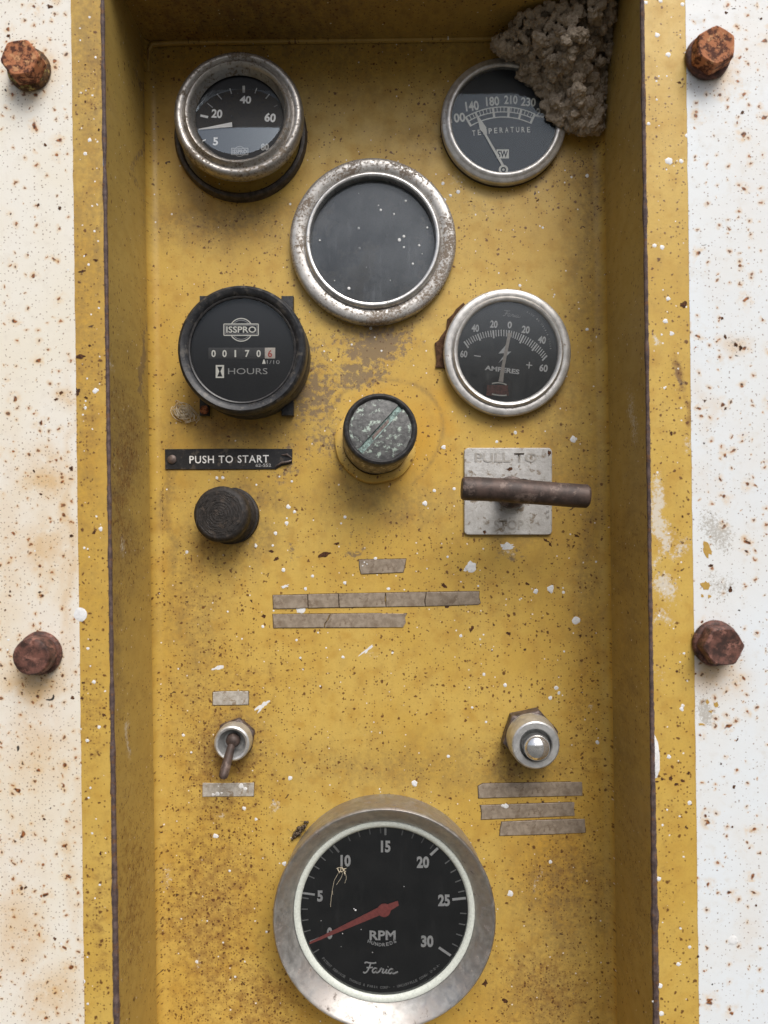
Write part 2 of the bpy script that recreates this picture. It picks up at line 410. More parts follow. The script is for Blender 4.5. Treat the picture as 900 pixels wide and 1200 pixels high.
    def blob(s, c, rx, ry, rot, z, mi=0, jag=.4, n=16, th=.05):
        ph = random.random() * 90; pts = []
        for i in range(n):
            a = 2 * math.pi * i / n
            k = 1 + jag * 1.8 * mnoise.noise(Vector((math.cos(a) * 1.7 + ph, math.sin(a) * 1.7, ph * 2)))
            x, y = rx * k * math.cos(a), ry * k * math.sin(a)
            pts.append((c[0] + x * math.cos(rot) - y * math.sin(rot), c[1] + x * math.sin(rot) + y * math.cos(rot)))
        return s.prism(pts, z - .02, z + th, mi)
    def text(s, body, c, w, h, z, rot=0.0, mi=0, bold=.02, shear=0.0, th=0.0, spacing=1.0, res=3):
        tv, tf = glyphs(body, bold, shear, spacing, res)
        if not tv: return s
        x0, x1 = min(p[0] for p in tv), max(p[0] for p in tv); y0, y1 = min(p[1] for p in tv), max(p[1] for p in tv)
        if w is None: w = (x1 - x0) * h / (y1 - y0)
        ca, sa = math.cos(rot), math.sin(rot); vs = []
        for p in tv:
            x = ((p[0] - x0) / (x1 - x0) - .5) * w; y = ((p[1] - y0) / (y1 - y0) - .5) * h
            vs.append((c[0] + x * ca - y * sa, c[1] + x * sa + y * ca, z))
        if th <= 0: return s.add(vs, tf, mi)
        n = len(vs); ed = {}
        for f in tf:
            for i in range(len(f)):
                e = (f[i], f[(i + 1) % len(f)]); ed[e] = ed.get(e, 0) + 1
        fs = [tuple(i + n for i in f) for f in tf]
        for a, b in ed:
            if (b, a) not in ed: fs.append((a, b, b + n, a + n))
        return s.add(vs + [(x, y, zz + th) for x, y, zz in vs], fs, mi)
    def build(s, name, mats, parent=None, smooth=35.0, recalc=True):
        me = bpy.data.meshes.new(name)
        me.from_pydata([(x * .001, y * .001, z * .001) for x, y, z in s.v], [], s.f)
        mats = mats if isinstance(mats, (list, tuple)) else [mats]
        for m in mats: me.materials.append(M[m])
        me.polygons.foreach_set('material_index', s.mi)
        if recalc:
            b = bmesh.new(); b.from_mesh(me); bmesh.ops.recalc_face_normals(b, faces=b.faces); b.to_mesh(me); b.free()
        me.polygons.foreach_set('use_smooth', [True] * len(me.polygons))
        me.set_sharp_from_angle(angle=R(smooth)); me.update()
        o = bpy.data.objects.new(name, me); col.objects.link(o)
        if parent is not None: o.parent = parent
        return o

_gl = {}
def glyphs(body, bold, shear, spacing, res):
    key = (body, bold, shear, spacing, res)
    if key in _gl: return _gl[key]
    cu = bpy.data.curves.new('lettering', 'FONT'); cu.body = body; cu.size = 1.0; cu.offset = bold
    cu.shear = shear; cu.space_character = spacing; cu.resolution_u = res; cu.fill_mode = 'FRONT'
    o = bpy.data.objects.new('lettering', cu); col.objects.link(o)
    dg = bpy.context.evaluated_depsgraph_get()
    me = bpy.data.meshes.new_from_object(o.evaluated_get(dg))
    b = bmesh.new(); b.from_mesh(me); bmesh.ops.remove_doubles(b, verts=b.verts, dist=1e-5); b.verts.index_update()
    tv = [tuple(v.co) for v in b.verts]; tf = [tuple(v.index for v in f.verts) for f in b.faces]; b.free()
    tf = [f if sum(tv[f[i]][0] * tv[f[(i + 1) % len(f)]][1] - tv[f[(i + 1) % len(f)]][0] * tv[f[i]][1] for i in range(len(f))) > 0 else f[::-1] for f in tf]
    bpy.data.objects.remove(o); bpy.data.curves.remove(cu); bpy.data.meshes.remove(me)
    _gl[key] = (tv, tf); return _gl[key]

def smooth_path(pts, sub=6):
    P = [Vector(p) for p in pts]; out = []
    for i in range(len(P) - 1):
        a, b, c, d = P[max(i - 1, 0)], P[i], P[i + 1], P[min(i + 2, len(P) - 1)]
        for k in range(sub):
            t = k / sub
            out.append(.5 * ((2 * b) + (c - a) * t + (2 * a - 5 * b + 4 * c - d) * t * t + (3 * b - a - 3 * c + d) * t ** 3))
    out.append(P[-1]); return out

# hand-lettered script word used on two of the dials
SCRIPT = [[(.02, .86), (.06, .97), (.16, .93), (.28, .92), (.36, .99)], [(.20, .93), (.17, .6), (.11, .2), (.04, .03), (-.01, .12)],
          [(.08, .50), (.2, .52), (.27, .56)],
          [(.40, .46), (.33, .50), (.27, .34), (.27, .14), (.32, .10), (.39, .32), (.41, .46), (.38, .2), (.41, .10), (.47, .24), (.50, .44)],
          [(.50, .44), (.53, .52), (.54, .44), (.59, .44), (.56, .2), (.59, .10), (.65, .24), (.69, .46)], [(.69, .46), (.66, .18), (.69, .10), (.75, .24)],
          [(.71, .66), (.725, .70)],
          [(.88, .46), (.81, .50), (.75, .34), (.75, .14), (.80, .10), (.87, .32), (.89, .46), (.86, .2), (.89, .10), (.96, .2), (1.02, .3)]]
def script_word(mb, c, w, h, z, wid, rot=0.0, mi=0):
    ca, sa = math.cos(rot), math.sin(rot)
    for k, st in enumerate(SCRIPT):
        pts = []
        for p in smooth_path(st, 5):
            x, y = (p.x - .5) * w, (p.y - .5) * h
            pts.append((c[0] + x * ca - y * sa, c[1] + x * sa + y * ca))
        mb.stroke(pts, wid, z + k * .004, mi)

BASE_ROT = Matrix.Rotation(R(90), 4, 'X')
class Thing:
    """An Empty on the panel whose axis passes through photo pixel (px, py) at height h; f() maps photo pixels to its local mm."""
    def __init__(s, name, label, cat, px, py, h, base=0.0, tilt=(0, 0), group=None, aligned=True):
        s.px, s.py, s.h, s.k = px, py, h, S * (D - h) / D
        x, y = at(px, py, h)
        o = s.o = bpy.data.objects.new(name, None); col.objects.link(o); o.empty_display_size = .01
        m = Matrix.Translation((x * .001, -base * .001, y * .001)) @ BASE_ROT
        if aligned: m = m @ Matrix.Rotation(-ROLL, 4, 'Z')
        m = m @ Matrix.Rotation(tilt[0], 4, 'X') @ Matrix.Rotation(tilt[1], 4, 'Y')
        o.matrix_world = m
        o['label'] = label; o['category'] = cat
        if group: o['group'] = group
    def f(s, px, py): return ((px - s.px) * s.k, (s.py - py) * s.k)

def zoomer(t, ox, oy, sc_):
    return lambda x, y: t.f(ox + x / sc_, oy + y / sc_)

# ------------------------------------------------------------------ numpy value noise for placed wear
_rng = np.random.default_rng(11)
_tab = _rng.random((256, 256))
def vnoise(x, y, cell, oct_=4):
    out = np.zeros_like(x); amp, tot = 1.0, 0.0
    for o in range(oct_):
        fx, fy = x / cell + 37.3 * o, y / cell + 11.9 * o
        ix, iy = np.floor(fx).astype(int), np.floor(fy).astype(int)
        tx, ty = fx - ix, fy - iy; tx = tx * tx * (3 - 2 * tx); ty = ty * ty * (3 - 2 * ty)
        g = lambda i, j: _tab[(ix + i) % 256, (iy + j) % 256]
        out += amp * ((g(0, 0) * (1 - tx) + g(1, 0) * tx) * (1 - ty) + (g(0, 1) * (1 - tx) + g(1, 1) * tx) * ty)
        tot += amp; amp *= .5; cell *= .5
    return out / tot

def wear(px, py, feats):
    d = {k: np.zeros_like(px) for k in ('dirt', 'rust', 'scuff', 'pale', 'warm')}
    wx = px + (vnoise(px, py, 40) - .5) * 40; wy = py + (vnoise(px + 900, py, 40) - .5) * 40
    for k, cx, cy, rx, ry, amp in feats:
        g = amp * np.exp(-((wx - cx) / rx) ** 2 - ((wy - cy) / ry) ** 2)
        d[k] = np.maximum(d[k], g)
    return d

def grid_part(name, mat, parent, P, feats, extra=None, mb=None, mats=()):
    """P: (nu, nv, 3) array of local mm. Wear layers are stored as point attributes. mb adds raised drops and chips to the same mesh."""
    nu, nv, _ = P.shape
    V = P.reshape(-1, 3)
    idx = np.arange(nu * nv).reshape(nu, nv)
    F = np.stack([idx[:-1, :-1], idx[1:, :-1], idx[1:, 1:], idx[:-1, 1:]], -1).reshape(-1, 4)
    n0 = len(V); vs = V.tolist(); fs = F.tolist(); mi = [0] * len(fs)
    if mb:
        vs += [list(p) for p in mb.v]; fs += [[i + n0 for i in f] for f in mb.f]; mi += mb.mi
    me = bpy.data.meshes.new(name)
    me.from_pydata([(a * .001, b * .001, c * .001) for a, b, c in vs], [], fs)
    for m in (mat, *mats): me.materials.append(M[m])
    me.polygons.foreach_set('material_index', mi)
    me.polygons.foreach_set('use_smooth', [True] * len(fs))
    me.set_sharp_from_angle(angle=R(50))
    A = np.array(vs); k = S * (D - A[:, 2]) / D
    px = 450 + (A[:, 0] * CR - A[:, 1] * SR) / k; py = 600 - (A[:, 0] * SR + A[:, 1] * CR) / k
    d = wear(px, py, feats)
    if extra: extra(px, py, d)
    for kx, arr in d.items():
        if arr.max() > 0:
            at_ = me.attributes.new(kx, 'FLOAT', 'POINT'); at_.data.foreach_set('value', arr.astype(np.float32))
    me.update()
    o = bpy.data.objects.new(name, me); col.objects.link(o); o.parent = parent
    return o

# ================================================================== THE PANEL
panel = bpy.data.objects.new('control_panel', None); col.objects.link(panel); panel.matrix_world = BASE_ROT
panel.empty_display_size = .05
panel['label'] = 'weathered yellow recessed steel control panel holding all the gauges and switches'
panel['category'] = 'control panel'
XL, XR, H = -108.3, 104.6, 57.0
YT, YB = 221.0, -290.0
FR = 4.6

drops = MB()
def drop(px, py, rpx, h=0.0, hh=None, mi=1, irr=.18):
    x, y = at(px, py, h); r = rpx * S * (D - h) / D
    return (x, y), r, (hh or min(.16, r * .13))
def put_drop(mb, px, py, rpx, h=0.0, mi=1, irr=.3):
    c, r, hh = drop(px, py, rpx, h); mb.dome(c, r, hh, h - .01, mi, irr, 14 if rpx > 3 else 9)
for px, py, r in ((352, 713, 6), (553, 665, 6.5), (675, 727, 5), (645, 690, 4.5), (598, 1047, 3.8), (645, 1010, 2.4), (486, 918, 3.5), 
                  (253, 980, 3), (286, 947, 2.6), (340, 912, 3), (333, 1012, 3), (440, 655, 2), (628, 693, 3),
                  (404, 683, 2.2), (358, 690, 2), (498, 590, 3), (590, 560, 2), (520, 524, 2.5), (509, 575, 2), (672, 515, 4), (604, 507, 2.5), (700, 870, 2.5),
                  (640, 850, 2), (652, 806, 2.4), (655, 812, 2), (645, 818, 2.3), (592, 803, 2.4), (567, 790, 2), (700, 935, 2.2), (332, 668, 2.4), (254, 560, 2),
                  (261, 560, 2), (338, 594, 2.6), (336, 613, 2.4), (323, 625, 2.2), (345, 600, 2), (219, 647, 2.2), (300, 640, 1.8), (688, 206, 2.2), (519, 215, 2),
                  (537, 225, 2.4), (528, 229, 1.8), (700, 395, 2), (688, 386, 2), (300, 960, 2), (402, 770, 2), (540, 745, 2.2), (460, 765, 2), (455, 690, 2.2)):
    put_drop(drops, px, py, r)
for px, py, rx, ry, rot in ((308, 827, 8, 3.6, 38), (254, 783, 7, 2.2, 8), (334, 687, 5, 1.6, 20), (553, 663, 5, 6.5, 0), (596, 640, 8, 3, 0), (430, 762, 9, 1.6, 35), (545, 668, 2, 2, 0)):
    drops.blob(at(px, py), rx * S, ry * S, R(rot), .03, 1, .6, 22)
for k in range(150):
    px, py = random.uniform(195, 702), random.uniform(190, 1195)
    put_drop(drops, px, py, random.choice((.9, 1.1, 1.2, 1.5, 1.9)), irr=.1)
def chip(mb, px, py, rx, ry, rot, h=0.0, mi=2, jag=.5):
    mb.blob(at(px, py, h), rx * S * .72, ry * S * .72, R(rot), h + .03, mi, jag)
for px, py, rx, ry, rot in ((380, 650, 10, 4, 20), (324, 655, 4, 2.5, 40), (318, 646, 4, 2, -10), (520, 686, 6, 2.5, -50), (553, 737, 6, 2.5, 60), (596, 742, 4, 2, 0), (676, 628, 4, 2, -20),
                            (672, 640, 3, 1.5, 40), (618, 684, 4, 2, -30), (640, 633, 5, 2, -30), (645, 638, 3, 2, -60), (540, 668, 3, 2, 30), (309, 722, 3, 3, 0), (395, 637, 4, 2, 10),
                            (680, 745, 3, 2, 20), (569, 1152, 5, 4.5, 0), (592, 1172, 5, 4, 30), (513, 445, 1.4, 1.4, 0), (512, 448, 1.2, 1.5, 0), (362, 115, 1.6, 1.2, 0), (300, 245, 1.5, 1, 0),
                            (703, 700, 2, 1, 60), (560, 690, 2, 1, 0), (700, 1030, 3, 1.5, 0), (704, 1042, 2.4, 1.6, 0), (630, 235, 3, 1.5, 40), (552, 236, 2, 1, 0)):
    chip(drops, px, py, rx, ry, rot)
for k in range(22):        # dashes where the bend cracked
    chip(drops, 191 - .3 + random.uniform(-.6, .6), 560 + k * 5.6 + random.uniform(-2, 2), random.uniform(1, 2.6), .55, 88, jag=.3)

# back plate: flat sheet that rolls up into the two side bends
def bend(x0, sgn):
    out = []
    for i in range(7):
        a = (math.pi / 2) * i / 6
        out.append((x0 + sgn * FR * (1 - math.sin(a)), FR * (1 - math.cos(a))))
    return out
prof = bend(XL, 1)[::-1]
prof = [(XL + FR * (1 - math.cos(a)), FR * (1 - math.sin(a))) for a in [math.pi / 2 * i / 7 for i in range(8)]]
xs = list(np.arange(XL + FR + .8, XR - FR, .8))
prof += [(x, 0.0) for x in xs]
prof += [(XR - FR * (1 - math.cos(a)), FR * (1 - math.sin(a))) for a in [math.pi / 2 * i / 7 for i in range(7, -1, -1)]]
ys = np.arange(YB, YT + 1.2, .9)
PX = np.array([p[0] for p in prof]); PZ = np.array([p[1] for p in prof])
P = np.zeros((len(prof), len(ys), 3)); P[:, :, 0] = PX[:, None]; P[:, :, 1] = ys[None, :]
P[:, :, 2] = PZ[:, None] + (vnoise(*np.meshgrid(ys, PX), 60) - .5) * .5 * (PZ[:, None] < .01)
feats = [('scuff', 440, 408, 48, 26, 1), ('scuff', 360, 455, 48, 55, .72), ('scuff', 385, 520, 40, 45, .55), ('scuff', 420, 440, 40, 20, .8), ('scuff', 330, 545, 30, 40, .5),
         ('scuff', 345, 655, 20, 20, .4), ('scuff', 420, 640, 30, 25, .45), ('scuff', 600, 640, 20, 12, .5), ('scuff', 560, 240, 30, 20, .35),
         ('dirt', 285, 505, 75, 18, .55), ('dirt', 265, 630, 60, 32, .6), ('dirt', 290, 590, 50, 20, .5), ('dirt', 560, 160, 120, 20, .3), ('dirt', 250, 260, 80, 30, .5), ('dirt', 660, 520, 40, 120, .3), ('dirt', 690, 640, 18, 160, .45), ('dirt', 225, 720, 34, 120, .35), ('dirt', 470, 900, 150, 30, .35), ('dirt', 460, 590, 90, 25, .35), ('dirt', 690, 230, 25, 60, .5), ('dirt', 330, 470, 40, 60, .35), ('dirt', 350, 30, 400, 75, .5),  # browner below the hour meter, round the push button and across the top
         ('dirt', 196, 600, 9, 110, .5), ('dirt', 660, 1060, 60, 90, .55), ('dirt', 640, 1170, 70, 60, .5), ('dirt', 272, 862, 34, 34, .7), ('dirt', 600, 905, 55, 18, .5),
         ('dirt', 285, 245, 60, 12, .5), ('dirt', 590, 620, 60, 10, .35), ('dirt', 690, 300, 22, 200, .35), ('dirt', 445, 385, 60, 10, .6), ('dirt', 430, 570, 40, 10, .5),  # thin darker bands close under the gauges, pull plate and knob
         ('rust', 262, 900, 60, 110, .75), ('rust', 245, 1080, 70, 150, .85), ('rust', 300, 1180, 60, 60, .8), ('rust', 600, 890, 50, 30, .5), ('rust', 670, 1000, 50, 90, .5),
         ('rust', 640, 1160, 70, 60, .6), ('rust', 280, 800, 90, 60, .45), ('rust', 690, 880, 30, 120, .45), ('rust', 560, 720, 150, 60, .22), ('rust', 230, 690, 60, 60, .35),
         ('rust', 640, 190, 60, 50, .3), ('rust', 420, 800, 160, 60, .2), ('rust', 640, 100, 90, 120, .2),
         ('warm', 480, 520, 42, 55, .8), ('warm', 450, 470, 40, 16, .6), ('warm', 520, 480, 14, 40, .7), ('warm', 650, 1010, 40, 60, .6), ('warm', 690, 830, 20, 160, .3),
         ('pale', 193, 1030, 9, 30, .42), ('pale', 205, 380, 12, 16, .3), ('pale', 438, 765, 20, 8, .35), ('pale', 637, 1035, 5, 22, .42), ('pale', 320, 945, 4, 16, .5), ('pale', 230, 1130, 6, 14, .4),
         ('pale', 267, 951, 10, 6, .45), ('pale', 595, 640, 12, 8, .45), ('pale', 695, 490, 6, 30, .25), ('pale', 530, 210, 16, 14, .35), ('pale', 696, 825, 4, 6, .5)]
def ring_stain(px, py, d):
    r = np.hypot(px - 452, py - 508); a = np.arctan2(508 - py, px - 452)
    k = np.exp(-((r - 66 - 3 * np.sin(3 * a)) / 2.4) ** 2) * ((a > -1.1) & (a < 2.9)) * .38
    d['dirt'] = np.maximum(d['dirt'], k)
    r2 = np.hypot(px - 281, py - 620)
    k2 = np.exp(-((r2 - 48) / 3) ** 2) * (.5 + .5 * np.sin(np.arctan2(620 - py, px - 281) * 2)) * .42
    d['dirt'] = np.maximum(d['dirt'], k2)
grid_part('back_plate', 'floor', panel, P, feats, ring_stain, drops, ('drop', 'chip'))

# side walls
zs = np.arange(FR, H - .6, 1.2)
wfeats_l = [('pale', 150, 855, 5, 30, .55), ('pale', 132, 420, 3, 16, .5), ('pale', 140, 640, 6, 14, .5), ('rust', 145, 560, 18, 130, .7), ('dirt', 140, 560, 20, 140, .5), ('scuff', 168, 420, 4, 60, .9),
            ('rust', 150, 1050, 22, 150, .65), ('dirt', 135, 740, 10, 80, .5), ('scuff', 166, 140, 5, 120, .7)]
wfeats_r = [('pale', 733, 490, 9, 55, .48), ('pale', 728, 560, 6, 20, .35), ('dirt', 740, 800, 18, 260, .35), ('rust', 740, 1080, 16, 120, .3)]
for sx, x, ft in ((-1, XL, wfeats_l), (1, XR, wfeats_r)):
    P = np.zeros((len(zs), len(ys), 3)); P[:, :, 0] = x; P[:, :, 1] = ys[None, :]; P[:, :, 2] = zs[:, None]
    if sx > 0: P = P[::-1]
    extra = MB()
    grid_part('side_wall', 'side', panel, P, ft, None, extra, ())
# top and bottom walls
xs2 = np.linspace(XL - .4, XR + .4, 86); zs2 = np.linspace(-.4, H - .3, 30)
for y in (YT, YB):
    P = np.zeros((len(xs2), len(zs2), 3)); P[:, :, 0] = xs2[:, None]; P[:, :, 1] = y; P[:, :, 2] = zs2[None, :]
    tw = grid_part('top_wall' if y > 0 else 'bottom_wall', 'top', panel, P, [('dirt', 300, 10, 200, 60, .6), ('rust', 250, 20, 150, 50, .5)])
bd = MB()     # weld bead round the upper inside corner
bd.tube([(XL + 1.0, YT - 14, 1.0), (XL + 1.2, YT - 5, 1.8), (XL + 3.5, YT - 1.6, 2.0), (XL + 14, YT - .8, 1.6), (XL + 60, YT - .6, 1.2), (XR - 30, YT - .6, 1.2), (XR - 4, YT - 1.4, 1.6), (XR - 1.2, YT - 6, 1.4)], 1.2, 8)
bd.build('weld_bead', 'top', panel)

# flanges, with raised drops and chips
fd = {-1: MB(), 1: MB()}
HF = H
for px, py, r in ((105, 164, 2.6), (100, 180, 2.4), (96, 745, 0.1), (103, 760, 2), (110, 799, 2.3), (102, 868, 2.2), (116, 852, 2), (112, 458, 3.2), (100, 478, 2.0), (118, 620, 2.6), (98, 1150, 2.4), (95, 1032, 2.2)):
    put_drop(fd[-1], px, py, r, HF)
for px, py, r in ((770, 41, 3), (783, 64, 3), (784, 189, 4.5), (798, 189, 2.8), (805, 159, 2.6), (760, 145, 2.2), (799, 831, 2.5), (800, 827, 2), (808, 941, 2.6), (784, 887, 2.6), (772, 1030, 2.6), (773, 1155, 3.4),
                  (808, 1110, 2), (780, 376, 3), (787, 391, 2.8), (783, 350, 2.5), (795, 1130, 2.6), (776, 290, 2.6), (767, 288, 2.4), (757, 3, 2.4), (774, 1, 2.6), (800, 5, 2.5), (775, 1188, 3)):
    put_drop(fd[1], px, py, r, HF)
for k in range(40):
    put_drop(fd[-1], random.uniform(92, 118), random.uniform(10, 1190), random.uniform(.7, 1.6), HF)
    put_drop(fd[1], random.uniform(765, 806), random.uniform(10, 1190), random.uniform(.7, 1.7), HF)
c0, c1 = at(767, 862, HF), at(768, 912, HF)       # long white run on the right flange
fd[1].prism([at(*p, HF) for p in ((764, 856), (767, 861), (771, 870), (773, 885), (773, 902), (770, 911), (766, 913), (764.5, 900))], HF - .02, HF + .22, 1, .25, .1)
for px, py, rx, ry, rot in ((96, 318, 5, 2.6, 5), (94, 418, 8, 4, 10), (105, 405, 2.5, 2, 0), (90, 459, 5, 6, 0), (101, 466, 3, 2, 0), (112, 305, 5, 2, 0), (110, 624, 3, 2.5, 0), (98, 800, 3, 2, 0), (96, 818, 3, 3, 0), (122, 838, 3, 2, 0), (100, 119, 1.6, 2.2, 0), (100, 76, 1.6, 1.2, 0), (116, 152, 1.4, 3, 0), (118, 1000, 2, 3, 0)):
    chip(fd[-1], px, py, rx * .8, ry * .8, rot, HF)
for px, py, rx, ry, rot in ((786, 912, 3, 2.4, 0), (793, 919, 2.6, 2, 0), (800, 915, 2.6, 2.2, 40), (807, 906, 2, 2, 0), (776, 913, 2, 1.6, 0), (801, 357, 4, 5, 0), (770, 916, 2, 1.2, 0), (796, 97, 2.2, 1.4, 0), (793, 787, 1.6, 1.6, 0), (786, 508, 2, 2.5, 0), (800, 605, 1.6, 1.6, 0)):
    chip(fd[1], px, py, rx, ry, rot, HF)
ffeats = {-1: [('rust', 112, 100, 8, 60, .5), ('rust', 100, 480, 18, 60, .45), ('rust', 105, 850, 18, 90, .55), ('rust', 110, 1080, 18, 120, .6), ('dirt', 102, 300, 30, 400, .35), ('dirt', 100, 60, 30, 90, .45), ('warm', 105, 450, 30, 300, .4), ('dirt', 120, 200, 4, 200, .6)],
          1: [('pale', 786, 696, 17, 26, .62), ('pale', 772, 605, 10, 60, .7), ('pale', 790, 640, 16, 20, .5), ('pale', 783, 730, 20, 14, .5), ('pale', 772, 660, 10, 30, .45), ('pale', 765, 750, 4, 60, .5), ('pale', 775, 790, 12, 30, .36), ('pale', 772, 400, 5, 12, .65), ('pale', 800, 515, 8, 14, .5),
              ('rust', 803, 440, 10, 26, 1.0), ('rust', 806, 480, 6, 30, .9), ('scuff', 803, 445, 9, 26, .6), ('rust', 780, 1000, 25, 160, .32), ('rust', 758, 120, 4, 60, .5)]}
for sx in (-1, 1):
    xe = XL if sx < 0 else XR
    xs3 = np.arange(0, 19.0, .8) if sx > 0 else np.arange(-18.4, .01, .8)
    P = np.zeros((len(xs3), len(ys), 3)); P[:, :, 0] = xe + xs3[:, None] + sx * .7; P[:, :, 1] = ys[None, :]; P[:, :, 2] = HF
    grid_part('flange', 'flange', panel, P, ffeats[sx], None, fd[sx], ('drop', 'chip'))
    e = MB()      # raw, chipped, rusty sheet edge where the flange meets the wall
    pts, rad = [], []
    for y in np.arange(YB, YT, 1.6):
        nz = mnoise.noise(Vector((y * .09, sx * 9, 0))); n2 = mnoise.noise(Vector((y * .5, sx * 9, 4)))
        low = max(0, min(1, (-60 - y) / 120)) * (1.0 if sx > 0 else .9)
        pts.append((xe + sx * (.15 + .12 * n2), y, HF - .45 + .1 * n2)); rad.append(.85 + .36 * nz + .16 * n2 + .85 * low * (.5 + 1.1 * abs(nz)))
    e.tube(pts, rad, 8); e.build('raw_edge', 'edge', panel)

# the flange carries on above the recess
xs5 = np.arange(XL - 19.1, XR + 19.8, 2.0); ys5 = np.arange(YT + 1.4, YT + 60, 2.0)
P = np.zeros((len(xs5), len(ys5), 3)); P[:, :, 0] = xs5[:, None]; P[:, :, 1] = ys5[None, :]; P[:, :, 2] = HF
grid_part('flange', 'flange', panel, P, [('rust', 450, -80, 300, 30, .3)])

# outer painted cover sheets (the white either side)
HS = H + .10
xe_l = [at(85, 0, HS), at(91, 600, HS), at(97, 1200, HS)]
sheets = {}
for sx, mat, label, ft in ((-1, 'white_l', 'cream white steel sheet speckled heavily with brown rust, left of the yellow recess',
        [('rust', 38, 92, 34, 34, .9), ('rust', 45, 800, 44, 44, 1.0), ('rust', 10, 640, 20, 200, .5), ('rust', 75, 660, 14, 60, .6), ('rust', 70, 840, 24, 60, .5), ('rust', 5, 1000, 18, 260, .5), ('rust', 84, 640, 9, 220, .75), ('rust', 86, 1000, 12, 220, .6), ('rust', 40, 880, 50, 80, .72), ('rust', 75, 470, 18, 14, 1.0), ('rust', 50, 560, 45, 34, .9), ('rust', 50, 650, 34, 40, .8), ('rust', 30, 980, 60, 150, .5), ('rust', 60, 1165, 50, 50, .9), ('rust', 20, 1090, 40, 80, .8), ('dirt', 40, 700, 80, 200, .35), ('dirt', 60, 620, 40, 90, .5), ('rust', 60, 8, 8, 6, .9)]),
        (1, 'white_r', 'cool white steel sheet with scattered orange rust blooms, right of the yellow recess',
        [('rust', 835, 78, 34, 32, .9), ('rust', 838, 782, 38, 38, 1.0), ('rust', 868, 200, 40, 120, .3), ('rust', 880, 60, 30, 60, .3), ('rust', 870, 560, 40, 90, .25), ('rust', 860, 405, 22, 20, .9), ('rust', 850, 330, 40, 60, .3), ('rust', 850, 150, 40, 50, .25), ('rust', 828, 560, 20, 40, .4), ('pale', 835, 620, 30, 40, .8), ('pale', 850, 690, 24, 24, .7), ('pale', 826, 830, 16, 24, .9), ('pale', 862, 400, 16, 16, .7), ('rust', 880, 1090, 20, 30, .4), ('rust', 825, 470, 12, 60, .5)])):
    xin = -120.8 if sx < 0 else 121.6
    xs4 = np.arange(0, 110, 1.0)
    xs4 = (xin - xs4)[::-1] if sx < 0 else xin + xs4
    ys4 = np.arange(YB, YT + 59, 1.2)
    P = np.zeros((len(xs4), len(ys4), 3)); P[:, :, 0] = xs4[:, None]; P[:, :, 1] = ys4[None, :]; P[:, :, 2] = HS
    j = -1 if sx < 0 else 0
    P[j, :, 0] += .35 * (vnoise(ys4, ys4 * 0, 5) - .5) + .25 * (vnoise(ys4 + 400, ys4 * 0, 40) - .5)
    mb = MB()
    if sx < 0:
        put_drop(mb, 94, 720, 8.2, HS, 1, .1)
        for k in range(10): put_drop(mb, random.uniform(5, 80), random.uniform(5, 1195), random.uniform(.8, 1.6), HS, 1)
        for px, py, rx, ry in ((58, 8, 5, 4), (10, 42, 3, 3), (84, 549, 4, 4), (84, 628, 4, 3), (85, 818, 3.5, 3.5), (12, 693, 2.4, 2), (47, 694, 3, 2.2), (6, 795, 2.4, 2), (73, 792, 2.4, 2.6), (6, 715, 2, 1.6), (70, 244, 4, 3), (45, 240, 3, 2.5), (40, 552, 3, 2), (48, 579, 3, 2), (53, 170, 3, 3), (72, 460, 3, 4), (66, 468, 4, 2), (52, 960, 3, 2), (30, 1040, 4, 2.4), (64, 1100, 3, 3)):
            chip(mb, px, py, rx * .7, ry * .7, random.uniform(0, 180), HS, 2, .38)
    else:
        for px, py, rx, ry, rot in ((828, 643, 5, 10, 10), (827, 686, 6, 5, 0), (839, 826, 3.5, 3.5, 0), (829, 823, 2.4, 3, 0), (833, 834, 2.2, 1.6, 0), (822, 849, 4.5, 1.6, 0), (831, 699, 2.4, 2.4, 0), (823, 698, 2.2, 2.2, 0)):
            chip(mb, px, py, rx, ry, rot, HS, 3, .5)
        for px, py, rx, ry in ((856, 691, 3, 5), (833, 663, 4, 2.4), (862, 404, 4, 3), (868, 408, 3.4, 4), (850, 395, 4, 2), (846, 373, 3, 2), (864, 867, 3, 1.2), (845, 895, 1.6, 1.6), (860, 922, 2.6, 3), (858, 969, 1.6, 2), (850, 479, 3, 2), (826, 470, 2, 2), (818, 1121, 2, 2), (886, 1061, 2, 1.6), (851, 15, 2.6, 2.4), (892, 22, 2.2, 2), (870, 132, 3, 3)):
            chip(mb, px, py, rx * .8, ry * .8, random.uniform(0, 180), HS, 2, .38)
        put_drop(mb, 859, 1102, 6, HS, 1, .05)
    root = grid_part('side_sheet', mat, None, P, ft, None, mb, ('drop', 'chip', 'ychip'))
    root.matrix_world = BASE_ROT
    root['label'] = label; root['category'] = 'metal sheet'; root['group'] = 'white sheets beside the recess'

